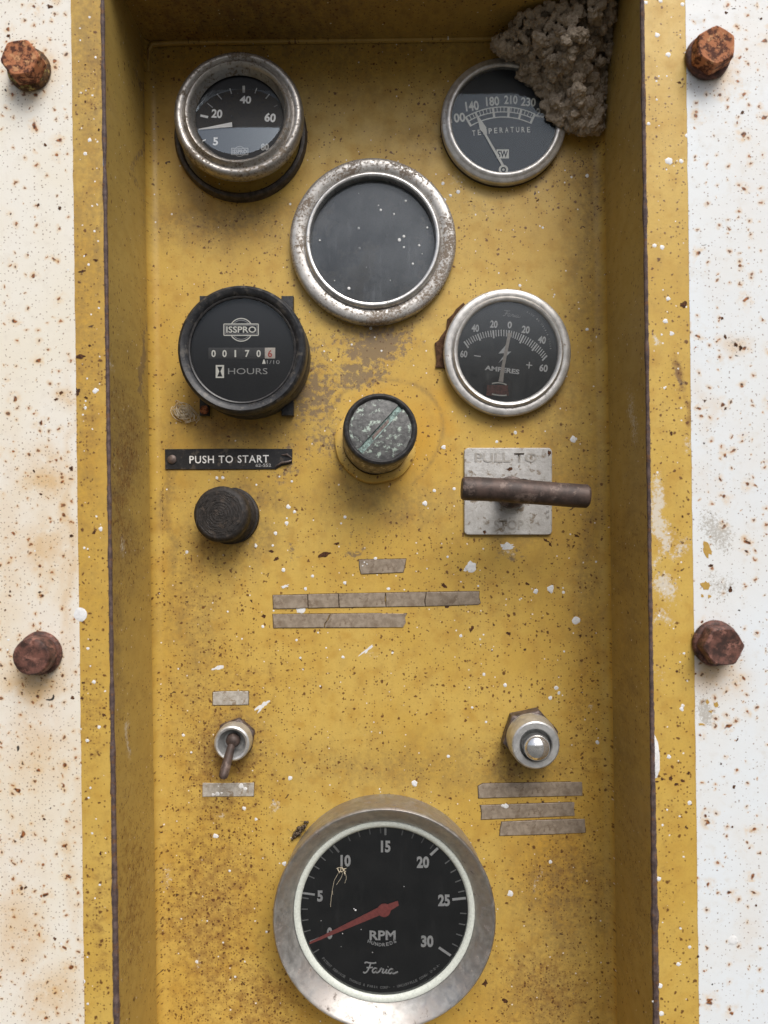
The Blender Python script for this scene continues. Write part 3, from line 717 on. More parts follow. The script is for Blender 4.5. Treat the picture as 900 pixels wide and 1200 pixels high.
# ================================================================== HEX BOLTS
def hexpts(r, a0): return [(r * math.cos(a0 + math.pi / 3 * i), r * math.sin(a0 + math.pi / 3 * i)) for i in range(6)]
def hex_head(mb, r, z0, z1, a0, chamfer=1.6, mi=0, rough=.25, seed=0, n=48, dish=0.0, worn=0.0):
    """hexagon worn round at the corners, with a chamfered, slightly domed top"""
    def rad(a, k):
        b = (a - a0) % (math.pi / 3) - math.pi / 6
        hx = r * math.cos(math.pi / 6) / math.cos(b)
        k = max(k, worn); return hx * (1 - k) + r * .93 * k
    rows = []
    for rr, z, k in ((1.0, z0, .0), (1.0, z0 + (z1 - z0) * .5, .02), (.995, z1 - chamfer, .05), (.96, z1 - chamfer * .3, .22), (.89, z1, .5), (.5, z1 + .05 - dish, 1)):
        row = []
        for i in range(n):
            a = 2 * math.pi * i / n; q = rad(a, k) * rr
            q += rough * mnoise.noise(Vector((math.cos(a) * 2.2 + seed, math.sin(a) * 2.2, z * .35)))
            zz = z + rough * .8 * mnoise.noise(Vector((q * math.cos(a) * .35, q * math.sin(a) * .35, seed + 5)))
            row.append((q * math.cos(a), q * math.sin(a), zz))
        rows.append(row)
    vs = [p for row in rows for p in row]; fs = []
    for j in range(len(rows) - 1):
        for i in range(n): k = (i + 1) % n; fs.append((j * n + i, j * n + k, (j + 1) * n + k, (j + 1) * n + i))
    t = len(vs); vs.append((0, 0, z1 + .1 - dish)); j = (len(rows) - 1) * n
    for i in range(n): fs.append((j + i, j + (i + 1) % n, t))
    mb.add(vs, fs, mi)
for k, (px, py, r, a0, mh, mw, lab, rough, cham) in enumerate((
        (22.5, 67, 24, 8, 'rust', 'rustwash', 'orange rusted hex bolt with yellowed flange, at the top of the cream sheet', .07, 1.1),
        (840, 52.5, 25, 28, 'rust', 'rustdark', 'orange rusted hex bolt with crisp corners, at the top of the cool white sheet', .06, 1.1),
        (36, 770, 24.3, 0, 'rustdark', 'rustdark', 'dark brown bolt with corners worn round, low on the cream sheet', .14, 1.6),
        (849, 758, 25.5, 3, 'rustdark', 'rustdark', 'reddish dark hex bolt with pitted head, low on the cool white sheet', .2, 1.2))):
    t = Thing('hex_bolt', lab, 'bolt', px, py, HS + 9, base=HS, group='rusty bolts through the white sheets')
    rr = r * t.k
    mb = MB(); hex_head(mb, rr, 2.3, 9.0, R(a0), cham, 0, rough, k * 7.0, 60, .35 if k != 2 else .2, .85 if k == 2 else 0)
    mb.build('head', mh, t.o, 24 if k != 2 else 45)
    mb = MB(); mb.lathe([(rr * 1.05, 0), (rr * 1.09, .6), (rr * 1.07, 1.7), (rr * 1.0, 2.3), (rr * .8, 2.5)], 64, wob=.25)
    mb.build('washer', mw, t.o, 50)

# ================================================================== gauges
def disc(name, mat, parent, r, z, dome=.0, n=96):
    mb = MB(); mb.lathe([(r, z), (r * .75, z + dome * .44), (r * .4, z + dome * .84), (0, z + dome)], n)
    return mb.build(name, mat, parent, 60, recalc=False)
INK = .06

# --- pressure gauge, standing proud on a clamp ring
t = Thing('pressure_gauge', 'round pressure gauge in brown worn chrome standing out from a dark ring, needle below 20', 'gauge', 281, 141.5, 14, tilt=(R(-3), 0))
z = zoomer(t, 190, 40, 4.737)
MB().lathe([(27.9, -2.6), (28.0, 2.4), (28.8, 3.0), (30.2, 2.8), (31.0, 1.6), (31.0, -2.6)], c=(-1.9, -.4)).build('clamp_ring', 'ring_dark', t.o)
MB().lathe([(20.0, -2.5), (20.0, 11.6), (27.2, 12.2)]).build('case', 'chrome_side', t.o)
mb = MB(); mb.lathe([(26.6, 11.6), (28.2, 12.2), (28.9, 13.8), (28.9, 16.4), (28.3, 18.4), (27.0, 19.3), (25.7, 19.0), (24.9, 18.2), (24.4, 18.4), (23.9, 19.5), (22.9, 20.2), (21.9, 19.8), (21.3, 18.5)], wob=.12)
bz = mb.build('bezel', 'chrome_worn', t.o, 50)
MB().lathe([(21.3, 18.5), (20.6, 17.0), (19.7, 15.0)]).build('inner_ring', 'chrome_worn', bz)
disc('dial', 'dial', t.o, 20.4, 14.0)
mk = MB(); zi = 14.0 + INK
for a, b, wd, mi in (((212, 460), (255, 470), 13, 0), ((250, 390), (280, 415), 5, 1), ((303, 337), (330, 368), 6, 1), ((374, 305), (384, 336), 6, 1), ((451, 290), (452, 330), 14, 1), ((524, 303), (514, 334), 5, 1), ((595, 338), (574, 364), 6, 1), ((640, 400), (620, 411), 5, 2), ((222, 608), (244, 598), 6, 0)):
    mk.line(z(*a), z(*b), wd / 4.737 * t.k, zi, mi)
q = t.k / 4.737
for s_, c, w_, h_, r_, mi in (('20', (304, 450), 60, 50, -4, 0), ('40', (462, 370), 63, 45, -3, 0), ('60', (600, 472), 62, 52, -6, 0), ('5', (298, 608), 28, 46, 0, 0), ('80', (572, 640), 44, 40, 0, 1)):
    mk.text(s_, z(*c), w_ * q, h_ * q, zi, R(r_), mi, .035)
mk.lathe([(30 * q, zi), (27.5 * q, zi)], 40, z(432, 665), 1)
for x0, y0, x1, y1 in ((385, 645, 480, 649), (385, 682, 480, 686), (385, 645, 389, 686), (476, 645, 480, 686)):
    p0, p1 = z(x0, y0), z(x1, y1); mk.sheet([p0, (p1[0], p0[1]), p1, (p0[0], p1[1])], zi + .02, 1)
mk.text('ISSPRO', z(432, 666), 80 * q, 24 * q, zi + .02, 0, 1, .03)
mk.build('dial_markings', ['ink', 'ink_grey', 'ink_dim'], t.o, recalc=False)
nd = MB(); nd.prism([z(203, 545), z(206, 540), z(388, 502), z(391, 528)], 14.3, 14.55); nd.build('needle', 'ink', t.o)
g_ = disc('glass', 'glass_tilt', t.o, 19.6, 0, .3); g_.location = (0, 0, .0163); g_.rotation_euler = (R(-10), 0, 0)      # the pane sits crooked in its bezel

# --- temperature gauge
t = Thing('temperature_gauge', 'round temperature gauge in a shiny chrome rim, partly buried under the dried mud', 'gauge', 590, 142.5, 4.2)
z = zoomer(t, 490, 0, 3.4615); q = t.k / 3.4615; zi = 4.2 + INK
MB().lathe([(29.0, .05), (29.05, 1.4), (28.6, 1.8)]).build('gasket', 'rubber', t.o)
MB().lathe([(28.8, 1.0), (29.1, 4.6), (28.9, 5.3), (28.3, 5.8), (27.2, 6.05), (26.8, 6.3), (26.2, 6.8), (25.4, 6.95), (24.7, 6.7), (24.3, 6.2), (24.1, 4.3)]).build('bezel', 'silver', t.o, 50)
disc('dial', 'dialgrey', t.o, 24.6, 4.2)
mk = MB()
C0 = (345, 735)
def pol(a, r): return z(C0[0] + r * math.cos(R(a)), C0[1] - r * math.sin(R(a)))
def arcline(r, a0, a1, wd, mi=0):
    mk.stroke([pol(a0 + (a1 - a0) * i / 24, r) for i in range(25)], wd * q, zi, mi)
arcline(301, 120.5, 64.5, 4.5); arcline(281, 120.5, 64.5, 4); arcline(260, 120.5, 64.5, 4.5)
for a in (120.3, 112, 98, 85.5, 75.8, 64.8): mk.line(pol(a, 302), pol(a, 258), 9 * q, zi + .015)
for i in range(1, 20): mk.line(pol(120 - i * 2.79, 301), pol(120 - i * 2.79, 281), 3 * q, zi + .01)
for s_, c, w_, h_, r_ in (('100', (160, 478), 62, 38, 6), ('140', (219, 430), 54, 40, 7), ('180', (302, 411), 54, 38, 4), ('210', (376, 405), 54, 36, 0), ('230', (447, 414), 60, 36, -4), ('250', (507, 461), 60, 36, -12)):
    mk.text(s_, z(*c), w_ * q, h_ * q, zi, R(r_), 0, .03)
for i, ch in enumerate('TEMPERATURE'):
    u = i / 10; x = 226 + u * 222; y = 540 - 14 * u - 5 * math.sin(u * math.pi)
    mk.text(ch, z(x, y), (13 if ch != 'M' else 16) * q, 22 * q, zi, R(4.5 - u * 3), 0, .01)
p0, p1 = z(318, 606), z(368, 643); mk.sheet([p0, (p1[0], p0[1]), p1, (p0[0], p1[1])], zi)
mk.text('SW', z(343, 625), 42 * q, 28 * q, zi + .02, 0, 1, .03)
mk.build('dial_markings', ['ink_pale', 'dial'], t.o, recalc=False)
nd = MB(); nd.prism([z(341, 680), z(350, 676), z(272, 540), z(276, 520), z(262, 500), z(246, 478), z(233, 462), z(244, 500), z(250, 528), z(262, 540)], 4.7, 4.95)
nd.lathe([(19 * q, 4.7), (19 * q, 5.0), (11 * q, 5.0), (11 * q, 4.7)], 32, z(345, 691)); nd.lathe([(5 * q, 4.7), (5 * q, 5.0), (0, 5.0)], 16, z(345, 691))
nd.build('needle', 'ink_pale', t.o)
disc('glass', 'glass_temp', t.o, 24.7, 6.0, .35)

# --- large blank gauge
t = Thing('blank_gauge', 'largest pitted silver ring in the upper half, its dusty grey face without any markings', 'gauge', 437, 283, 4)
MB().lathe([(38.4, .05), (38.6, 3.6), (38.1, 5.2), (36.8, 5.9), (33.4, 5.8), (32.3, 5.3), (31.7, 5.0)], wob=.12).build('bezel', 'pitted', t.o, 45)
MB().lathe([(31.8, 4.9), (31.5, 6.2), (30.8, 7.1), (30.0, 7.3), (29.2, 6.9), (28.9, 5.6), (28.8, 2.4)]).build('inner_ring', 'ringbright', t.o, 50)
disc('dial', 'dialblank', t.o, 29, 2.0)
gp = MB(); gp.lathe([(28.9, 3.2), (20, 3.5), (10, 3.7), (0, 3.8)])
z = zoomer(t, 320, 160, 3.75)
for x, y, r in ((463, 301, 3), (473, 321, 5.5), (532, 339, 4.5), (583, 281, 5), (376, 401, 5.5), (205, 455, 4.5), (380, 489, 6), (555, 453, 8), (575, 437, 6.5), (575, 485, 4.5), (642, 477, 5), (678, 399, 5), (614, 558, 5), (333, 666, 7), (655, 514, 2.5), (515, 631, 2.5), (270, 632, 2.5), (411, 728, 3), (410, 573, 1.8), (376, 248, 1.8)):
    gp.dome(z(x, y), r / 3.75 * t.k, .18, 3.55, 1, .1, 10)
gp.build('glass', ['glass_blank', 'drop'], t.o, 60, recalc=False)

# --- hour meter
t = Thing('hour_meter', 'thick black hour meter on two strap brackets with a row of counter digits', 'hour meter', 284.5, 411, 18)
z = zoomer(t, 180, 320, 4.2857); q = t.k / 4.2857; zi = 18 + INK
mb = MB(); mb.lathe([(28.2, .1), (28.7, 1.5), (28.7, 9.5), (28.0, 10.6), (28.0, 13), (28.6, 14), (28.6, 18.6), (28.1, 21.0), (27.0, 21.8), (25.6, 21.4), (24.6, 20.7), (24.0, 19.9)])
mb.build('case', 'plastic', t.o, 50)
MB().lathe([(24.1, 19.8), (23.6, 20.3), (23.0, 20.0), (22.8, 18.1)]).build('bezel', 'capdark', t.o, 50)
for x0, x1 in ((-22.8, -18.6), (15.2, 20.8)):
    MB().rect(x0, -27.0, x1, 28.6, .1, 3.4, 0, .3, .3).build('strap', 'plastic', t.o)
sb = MB(); sb.lathe([(2.2, 3.3), (2.2, 4.4), (0, 4.6)], 6, (-20.5, -24.5)); sb.build('strap_screw', 'rust', t.o)
disc('dial', 'dial', t.o, 23.4, 18)
mk = MB()
def box_outline(mb, x0, y0, x1, y1, wd, zz, mi):
    for a, b in (((x0, y0), (x1, y0)), ((x1, y0), (x1, y1)), ((x1, y1), (x0, y1)), ((x0, y1), (x0, y0))): mb.line(z(*a), z(*b), wd * q, zz, mi)
def ringarc(mb, cx, cy, r, a0, a1, wd, zz, mi):
    mb.stroke([z(cx + r * math.cos(R(a0 + (a1 - a0) * i / 20)), cy - r * math.sin(R(a0 + (a1 - a0) * i / 20))) for i in range(21)], wd * q, zz, mi)
box_outline(mk, 353, 256, 526, 313, 5, zi, 0); box_outline(mk, 360, 263, 519, 306, 2.5, zi + .01, 1)
ringarc(mk, 440, 285, 57, 32, 148, 5, zi + .02, 0); ringarc(mk, 440, 285, 57, 212, 328, 5, zi + .02, 0); ringarc(mk, 440, 285, 48, 40, 140, 3, zi + .02, 1); ringarc(mk, 440, 285, 48, 220, 320, 3, zi + .02, 1)
mk.text('ISSPRO', z(440, 284), 150 * q, 32 * q, zi + .03, 0, 0, .02)
mk.sheet([z(545, 456), z(563, 456), z(557, 434), z(552, 434)], zi, 0)
mk.text('1/10', z(601, 447), 64 * q, 19 * q, zi, 0, 1, .0)
mk.sheet([z(312, 462), z(354, 462), z(354, 527), z(312, 527)], zi, 2)
mk.sheet([z(320, 470), z(346, 470), z(336, 494), z(330, 494)], zi + .02, 3); mk.sheet([z(330, 494), z(336, 494), z(346, 520), z(320, 520)], zi + .02, 3)
mk.text('HOURS', z(473, 493), 198 * q, 30 * q, zi, 0, 1, .0)
mk.build('dial_markings', ['ink_pale', 'ink_grey', 'ink_pale', 'dial'], t.o, recalc=False)
ct = MB()
p0, p1 = z(276, 375), z(605, 430); ct.sheet([p0, (p1[0], p0[1]), p1, (p0[0], p1[1])], zi, 0)
cw = ct.build('counter_window', 'wheel', t.o, recalc=False)
for i, d_ in enumerate('001706'):
    cx = (302, 357, 411, 471, 528, 585)[i]; wb_ = MB()
    hx, hy = 26, 26
    vs, fs = [], []
    for j in range(7):                                   # slightly rounded number wheel
        a = R(-60 + 20 * j); yy = 402 - 27 * math.sin(a) / math.sin(R(60)); zz = zi + .03 + .35 * (math.cos(a) - .5)
        for xx in (cx - hx, cx + hx): p = z(xx, yy); vs.append((p[0], p[1], zz))
    for j in range(6): fs.append((2 * j, 2 * j + 1, 2 * j + 3, 2 * j + 2))
    wb_.add(vs, fs, 1 if i == 5 else 0)
    wb_.text(d_, z(cx, 405), (22 if d_ != '1' else 8) * q, 36 * q, zi + .24, 0, 3 if i == 5 else 2, .025)
    wb_.build('digit_wheel', ['wheel', 'pinkwhite', 'ink_pale', 'redink'], cw, 60, recalc=False)
disc('glass', 'glass_meter', t.o, 23.9, 19.4, .4)

# --- ammeter
t = Thing('ammeter', 'round ammeter in a clean silver bezel with torn brown gasket, needle at zero', 'gauge', 594.5, 413, 4.8)
z = zoomer(t, 500, 320, 4.7368); q = t.k / 4.7368; zi = 4.8 + INK
gk = MB(); gk.prism([z(*p) for p in ((210, 150), (165, 190), (150, 215), (118, 245), (112, 300), (78, 345), (70, 362), (48, 378), (52, 420), (58, 470), (52, 515), (95, 516), (160, 560), (260, 500), (300, 300))], .05, .9, 0)
gk.build('gasket', 'gasket', t.o)
MB().lathe([(29.3, .1), (29.5, 4.4), (29.2, 5.2), (28.6, 5.6), (26.2, 5.8), (25.7, 5.5)], wob=.06).build('bezel', 'silver', t.o, 50)
MB().lathe([(25.8, 5.5), (25.5, 6.6), (24.7, 7.5), (23.9, 7.4), (23.2, 6.7), (22.9, 5.0)]).build('inner_ring', 'silver', t.o, 50)
disc('dial', 'dialgrey', t.o, 23.2, 4.8)
mk = MB()
maj = (((208, 380), (232, 415)), ((282, 337), (298, 375)), ((369, 318), (373, 362)), ((458, 318), (456, 362)), ((540, 345), (517, 390)), ((614, 393), (585, 431)), ((668, 457), (641, 486)))
for a, b in maj: mk.line(z(*a), z(*b), 9 * q, zi)
for (a, b), (c, d_) in zip(maj, maj[1:]):
    for i in range(1, 6):
        u = i / 6; mid_ = 4 * u * (1 - u) * 3.5
        p_ = Vector(a).lerp(Vector(c), u); r_ = Vector(b).lerp(Vector(d_), u); dv = (p_ - r_).normalized()
        p_ += dv * mid_; r_ += dv * (mid_ + 8)
        mk.line(z(*p_), z(*r_), 5.5 * q, zi)
for s_, c, w_, h_, r_ in (('60', (206, 449), 40, 40, -2), ('40', (270, 306), 42, 42, -3), ('20', (373, 284), 42, 42, -4), ('0', (461, 288), 24, 40, -5), ('20', (550, 314), 44, 42, -8), ('40', (640, 371), 44, 42, -10), ('60', (649, 527), 46, 42, -8)):
    mk.text(s_, z(*c), w_ * q, h_ * q, zi, R(r_), 0, .035)
mk.line(z(263, 458), z(300, 463), 6 * q, zi); mk.line(z(552, 509), z(586, 513), 6 * q, zi); mk.line(z(571, 493), z(567, 530), 6 * q, zi + .01)
mk.text('AMPERES', z(419, 537), 192 * q, 27 * q, zi, R(-7.5), 0, .035)
mk.sheet([z(446, 392), z(398, 447), z(438, 444), z(398, 500), z(470, 436), z(432, 436)], zi + .012, 0)
script_word(mk, z(474, 228), 96 * q, 34 * q, zi, 3.2 * q, R(-8), 1)
for i, ch in enumerate('MADE IN U.S.A. CONN.'):
    a = R(62 - i * 3.1); mk.text(ch, z(445 + 243 * math.cos(a), 432 - 243 * math.sin(a)), 7 * q, 10 * q, zi, a - math.pi / 2, 1, .0) if ch != ' ' else None
mk.build('dial_markings', ['ink', 'ink_grey'], t.o, recalc=False)
wn = MB(); wn.prism([z(*p) for p in ((312, 690), (312, 628), (330, 598), (365, 580), (405, 573), (448, 580), (474, 602), (478, 640), (470, 694), (390, 706))], 4.86, 4.95)
mv = wn.build('movement_window', 'dial', t.o)
cb = MB(); cb.prism([z(*p) for p in ((335, 622), (450, 622), (455, 680), (330, 680))], 4.96, 5.15); cb.build('coil', 'coil', mv)
cl = MB()
for yy in (606, 676): cl.stroke([z(362 + 9 * i, yy + 14 * ((i - 4.5) / 4.5) ** 2 * (.6 if yy < 650 else -.3) + i * .8) for i in range(10)], 7 * q, 5.2 if yy < 650 else 5.2, 0)
cl.build('movement_clip', 'ink_pale', mv, recalc=False)
nd = MB(); nd.prism([z(398, 602), z(424, 606), z(432, 520), z(464, 360), z(474, 335), z(448, 332), z(446, 360), z(424, 470)], 5.1, 5.3); nd.build('needle', 'pinkwhite', t.o)
disc('glass', 'glass_amp', t.o, 23.2, 6.1, .35)

# --- tachometer
t = Thing('tachometer', 'big engine speed gauge with a red needle in a deep satin steel cup', 'gauge', 450.3, 1065.7, 13)
z = zoomer(t, 300, 920, 3.0); q = t.k / 3.0; zi = 13 + INK
MB().lathe([(47.4, .05), (47.6, 2.0), (48.6, 17.5), (49.2, 20.2), (49.15, 21.6), (48.6, 22.2), (47.9, 22.1), (47.0, 21.2)], 128).build('case', 'satin', t.o, 50)
MB().lathe([(47.0, 21.2), (45.4, 20.0), (43.2, 18.0), (41.6, 16.2), (40.7, 15.0)], 128).build('bezel', 'satin', t.o, 50)
MB().lathe([(40.9, 14.7), (40.5, 15.5), (39.6, 15.7), (38.5, 15.3), (37.7, 14.6), (37.6, 13.0)], 128).build('white_ring', 'whitering', t.o, 50)
disc('dial', 'dial', t.o, 38, 13)
mk = MB()
CX, CY = 450, 437
maj = (((190, 551), (230, 535)), ((163, 379), (207, 385)), ((272, 212), (292, 236)), ((455, 146), (455, 176)), ((640, 221), (613, 246)), ((738, 397), (690, 402)), ((684, 599), (643, 571)))
for i, (a, b) in enumerate(maj): mk.line(z(*a), z(*b), (7.5, 7.5, 7, 7, 9, 9, 9)[i] * q, zi, 1 if i in (2, 3) else 0)
for i in range(-1, 31):
    if i % 5 == 0: continue
    a = R(203.6 - 7.94 * i)
    mk.line(z(CX + 291 * math.cos(a), CY - 291 * math.sin(a)), z(CX + 268 * math.cos(a), CY - 268 * math.sin(a)), 4 * q, zi, 2 if 8 < i < 20 else 1)
for s_, c, w_, h_ in (('0', (259, 521), 20, 42), ('5', (225, 390), 20, 40), ('10', (315, 266), 36, 42), ('15', (456, 216), 34, 42), ('20', (587, 271), 44, 42), ('25', (661, 405), 42, 42), ('30', (602, 549), 44, 42)):
    mk.text(s_, z(*c), w_ * q, h_ * q, zi, 0, 0, .045)
mk.text('RPM', z(445, 528), 92 * q, 34 * q, zi, 0, 0, .03)
for i, ch in enumerate('HUNDREDS'):
    u = i / 7 - .5; mk.text(ch, z(443 + u * 90, 561 - 12 * (2 * u) ** 2), 10 * q, 12 * q, zi, R(u * 26), 0, .015)
script_word(mk, z(438, 644), 118 * q, 40 * q, zi, 5.2 * q, R(-3), 0)
msg = 'PATENT SERVICE  THOMAS & FARIA CORP. - UNCASVILLE CONN. U.S.A.'
for i, ch in enumerate(msg):
    if ch == ' ': continue
    a = R(219 + i * (315 - 219) / (len(msg) - 1))
    mk.text(ch, z(450 + 274 * math.cos(a), 437 - 274 * math.sin(a)), (3 if ch in '.I-' else 7) * q, (9 if ch not in '.-' else 2.5) * q, zi, a + math.pi / 2, 1, .03)
mk.text('A1255-10', z(597, 688), 48 * q, 9 * q, zi, R(32), 2, .0)
mk.build('dial_markings', ['ink', 'ink_grey', 'ink_dim'], t.o, recalc=False)
nd = MB(); nd.prism([z(187, 557), z(190, 549), z(425, 430), z(498, 404), z(502, 420), z(470, 440), z(434, 455)], 13.5, 13.8)
nb = nd.build('needle', 'red', t.o)
MB().lathe([(23 * q, 13.45), (23 * q, 14.0), (19 * q, 14.15), (8 * q, 14.2), (0, 14.2)], 40, z(450, 437)).build('hub', 'red', nb)
gm_ = MB(); gm_.lathe([(37.9, 14.5), (28, 14.65), (14, 14.75), (0, 14.8)], 128)
for x, y, r in ((350, 433, 3.5), (345, 428, 2), (305, 515, 1.6), (230, 470, 1.4), (520, 350, 1.2), (370, 500, 1.2), (300, 560, 1.1), (410, 580, 1.2)): gm_.dome(z(x, y), r * q, .1, 14.74, 1, .2, 7)
gm_.build('glass', ['glass_clear', 'drop'], t.o, 60, recalc=False)
# dead insect on the tachometer glass
ti = Thing('dead_insect', 'pale dead insect with trailing thread legs, stuck on the engine speed gauge under the 10', 'insect', 400, 1020, 15)
zz = zoomer(ti, 300, 920, 3.0)
mb = MB()
for i in range(14):
    x0, y0 = random.uniform(285, 318), random.uniform(288, 304); x1, y1 = x0 + random.uniform(-14, 14), y0 + random.uniform(-6, 26)
    a, b = zz(x0, y0), zz(x1, y1)
    mb.tube([(a[0], a[1], 15.0), ((a[0] + b[0]) / 2, (a[1] + b[1]) / 2 + .2, 15.6 + random.random() * .3), (b[0], b[1], 15.0)], [.13, .18, .08], 6)
for path in (((292, 305), (275, 335), (268, 370), (270, 385)), ((306, 305), (300, 325), (283, 350)), ((312, 300), (318, 325), (312, 345)), ((268, 372), (264, 400), (262, 428))):
    mb.tube([(*zz(*p), 15.05) for p in path], .07, 5)
mb.build('body', 'straw_pale', ti.o)

# ================================================================== slotted lamp knob in the middle
t = Thing('slotted_knob', 'round knob with a slotted cap showing green patina, in the centre below the blank gauge', 'knob', 441, 518.5, 0, tilt=(R(-9), R(5)))
MB().lathe([(19.3, -2.6), (19.3, .7), (18.6, 1.2), (15.8, 1.4), (15.6, -2)], wob=.4).build('base_ring', 'floor', t.o)
MB().lathe([(15.2, -1), (15.2, 3.0), (15.6, 3.2), (15.9, 6.0), (15.4, 8.5), (15.9, 9.2), (16.2, 12), (15.9, 14), (16.3, 15), (16.3, 19), (15.4, 20.4)], wob=.15).build('collar', 'collar', t.o, 50)
cp = MB(); cp.lathe([(15.2, 20.0), (16.1, 20.6), (16.4, 21.6), (16.3, 23.6), (15.7, 24.6), (14.9, 25.0), (14.1, 24.6), (13.7, 23.6)]); cap = cp.build('cap', 'capdark', t.o, 50)
fc = MB(); a0 = R(49); hw = 1.35
# domed face in two halves with a real slot between them
for sgn in (1, -1):
    rows = []
    for j in range(9):
        yy = hw + (13.75 - hw) * j / 8; xm = math.sqrt(max(0, 13.8 ** 2 - yy ** 2)); row = []
        for i in range(25):
            xx = -xm + 2 * xm * i / 24; rr2 = (xx * xx + yy * yy) / 13.8 ** 2
            row.append((xx * math.cos(a0) - sgn * yy * math.sin(a0), xx * math.sin(a0) + sgn * yy * math.cos(a0), 23.7 + .9 * (1 - rr2)))
        rows.append(row)
    vs = [p for r_ in rows for p in r_] + [(p[0], p[1], p[2] - 1.3) for p in rows[0]]
    fs = []
    for j in range(8):
        for i in range(24): fs.append((j * 25 + i, j * 25 + i + 1, (j + 1) * 25 + i + 1, (j + 1) * 25 + i))
    for i in range(24): fs.append((i, i + 1, 225 + i + 1, 225 + i))
    fc.add(vs, fs)
fc.build('slotted_face', 'patina', cap, 40)
sl = MB(); ca, sa = math.cos(a0), math.sin(a0)
pp = lambda x, y: (x * ca - y * sa, x * sa + y * ca)
sl.sheet([pp(-13.4, -hw), pp(13.4, -hw), pp(13.4, hw), pp(-13.4, hw)], 23.15)
sl.sheet([pp(-6, -.7), pp(5, -.8), pp(6, .6), pp(-5, .7)], 23.2, 1)
sl.build('slot', ['patina_green', 'nutdark'], cap, recalc=False)

# ================================================================== name plate and push button
t = Thing('name_plate', 'narrow black plate reading PUSH TO START with one curled end', 'label plate', 269, 538, 0)
z = zoomer(t, 170, 500, 4.5); q = t.k / 4.5
mb = MB(); mb.prism([z(*p) for p in ((106, 119), (400, 116), (700, 117), (778, 117), (777, 150), (776, 192), (752, 201), (722, 206), (690, 224), (500, 226), (300, 227), (108, 226), (107, 170))], .05, .7, 0, .25, .2)
mb.build('plate', 'black_plate', t.o)
mb = MB(); mb.text('PUSH TO START', z(445, 172), 418 * q, 40 * q, .73, R(.7), 0, .012, spacing=1.12); mb.text('62-552', z(625, 204), 82 * q, 17 * q, .73, R(.5), 1, .02)
mb.build('lettering', ['ink', 'ink_grey'], t.o, recalc=False)
MB().lathe([(24 * q, .6), (23 * q, 1.3), (14 * q, 1.8), (0, 1.9)], 24, z(145, 173)).build('rivet', 'nutdark', t.o)
cu_ = MB(); cu_.tube([(*z(688, 212), .9), (*z(720, 192), 1.5), (*z(760, 186), 1.6), (*z(776, 178), 1.0)], [.3, .5, .6, .3], 8); cu_.tube([(*z(720, 150), .8), (*z(750, 148), 1.2), (*z(775, 165), .9)], [.2, .6, .3], 8)
cu_.build('curled_edge', 'nutdark', t.o)

t = Thing('push_button', 'round black rubber push button under the black start plate', 'push button', 262.5, 604.5, 15, tilt=(R(-3), R(-8)))
MB().lathe([(13.4, -2.5), (13.4, .4), (12.6, .8), (12.8, 2), (11.8, 3), (12.6, 4.2), (11.8, 5.4), (12.7, 6.6), (12.0, 7.6), (12.4, 8.6)], 72, wob=.2).build('boot', 'rubber', t.o, 60)
pb = MB(); pr = [(12.0, 8.0), (12.6, 9.0), (12.75, 12.5), (12.3, 14.2), (11.2, 15.0)]
rr = 10.8
while rr > .6:
    dz = .06 * (10.8 - rr); am = .05 + .09 * (rr < 6.2); pr += [(rr, 15.2 + dz), (rr - .3, 15.2 + am + dz), (rr - .6, 15.2 + dz)]; rr -= 1.25
pr.append((0, 15.9)); pb.lathe(pr, 72, wob=.15)
for i in range(150):
    a, r_ = random.uniform(0, 6.28), random.uniform(1, 10.8); b = a + random.uniform(.1, .4); r2 = r_ + random.uniform(-1, 1)
    pb.tube([((r_ + (r2 - r_) * u) * math.cos(a + (b - a) * u), (r_ + (r2 - r_) * u) * math.sin(a + (b - a) * u), 15.2 + .06 * (10.8 - r_ - (r2 - r_) * u)) for u in (0, .5, 1)], random.uniform(.12, .24), 5)
pb.build('cap', 'rubber', t.o, 60)

# ================================================================== pull handle and its plate
t = Thing('stop_plate', 'square cast metal plate with raised lettering, behind the brown pull handle', 'plate', 594.5, 576.5, 0)
z = zoomer(t, 520, 500, 4.7368); q = t.k / 4.7368
def rrect(x0, y0, x1, y1, r, n=6):
    pts = []
    for cx, cy, a in ((x1 - r, y1 - r, 0), (x0 + r, y1 - r, 90), (x0 + r, y0 + r, 180), (x1 - r, y0 + r, 270)):
        for i in range(n + 1): b = R(a + 90 * i / n); pts.append((cx + r * math.cos(b), cy + r * math.sin(b)))
    return pts
a_, b_ = z(112, 600), z(598, 119)
MB().prism(rrect(a_[0], a_[1], b_[0], b_[1], 2.0), .05, 1.5, 0, .35, .3).build('plate', 'alu', t.o)
for tx_, c_, w_, h_, r_ in (('PULL TO', (342, 172), 345, 52, 0), ('STOP', (358, 545), 165, 54, 0), ('1 2 9', (573, 475), 70, 15, -90)):
    mb = MB(); mb.text(tx_, z(*c_), w_ * q, h_ * q, 1.45, R(r_), 0, .02, th=.3); mb.build('raised_lettering', 'alu_relief', t.o, 30, recalc=False)
for c_, rx_, ry_ in ((z(362, 236), 1.4, .8), (z(225, 585), .8, .8), (z(582, 148), .8, 1.3)):
    MB().blob(c_, rx_, ry_, .3, 1.5, 0, .5).build('rust_chip', 'chip', t.o)
t = Thing('pull_handle', 'brown steel T-shaped pull handle sticking out over the square metal plate', 'handle', 598, 577, 0)
MB().lathe([(7.4, 1.5), (7.6, 3.5), (7.0, 6.5), (5.4, 7.5), (4.4, 8)], 48, wob=.3).build('collar', 'nutdark', t.o, 40)
MB().lathe([(4.2, 6), (4.2, 28), (5.0, 33)], 40).build('stem', 'steel_dark', t.o)
pa, pb_ = at(541, 573.3, 34), at(687.5, 579.8, 34); o0 = at(598, 577, 0)
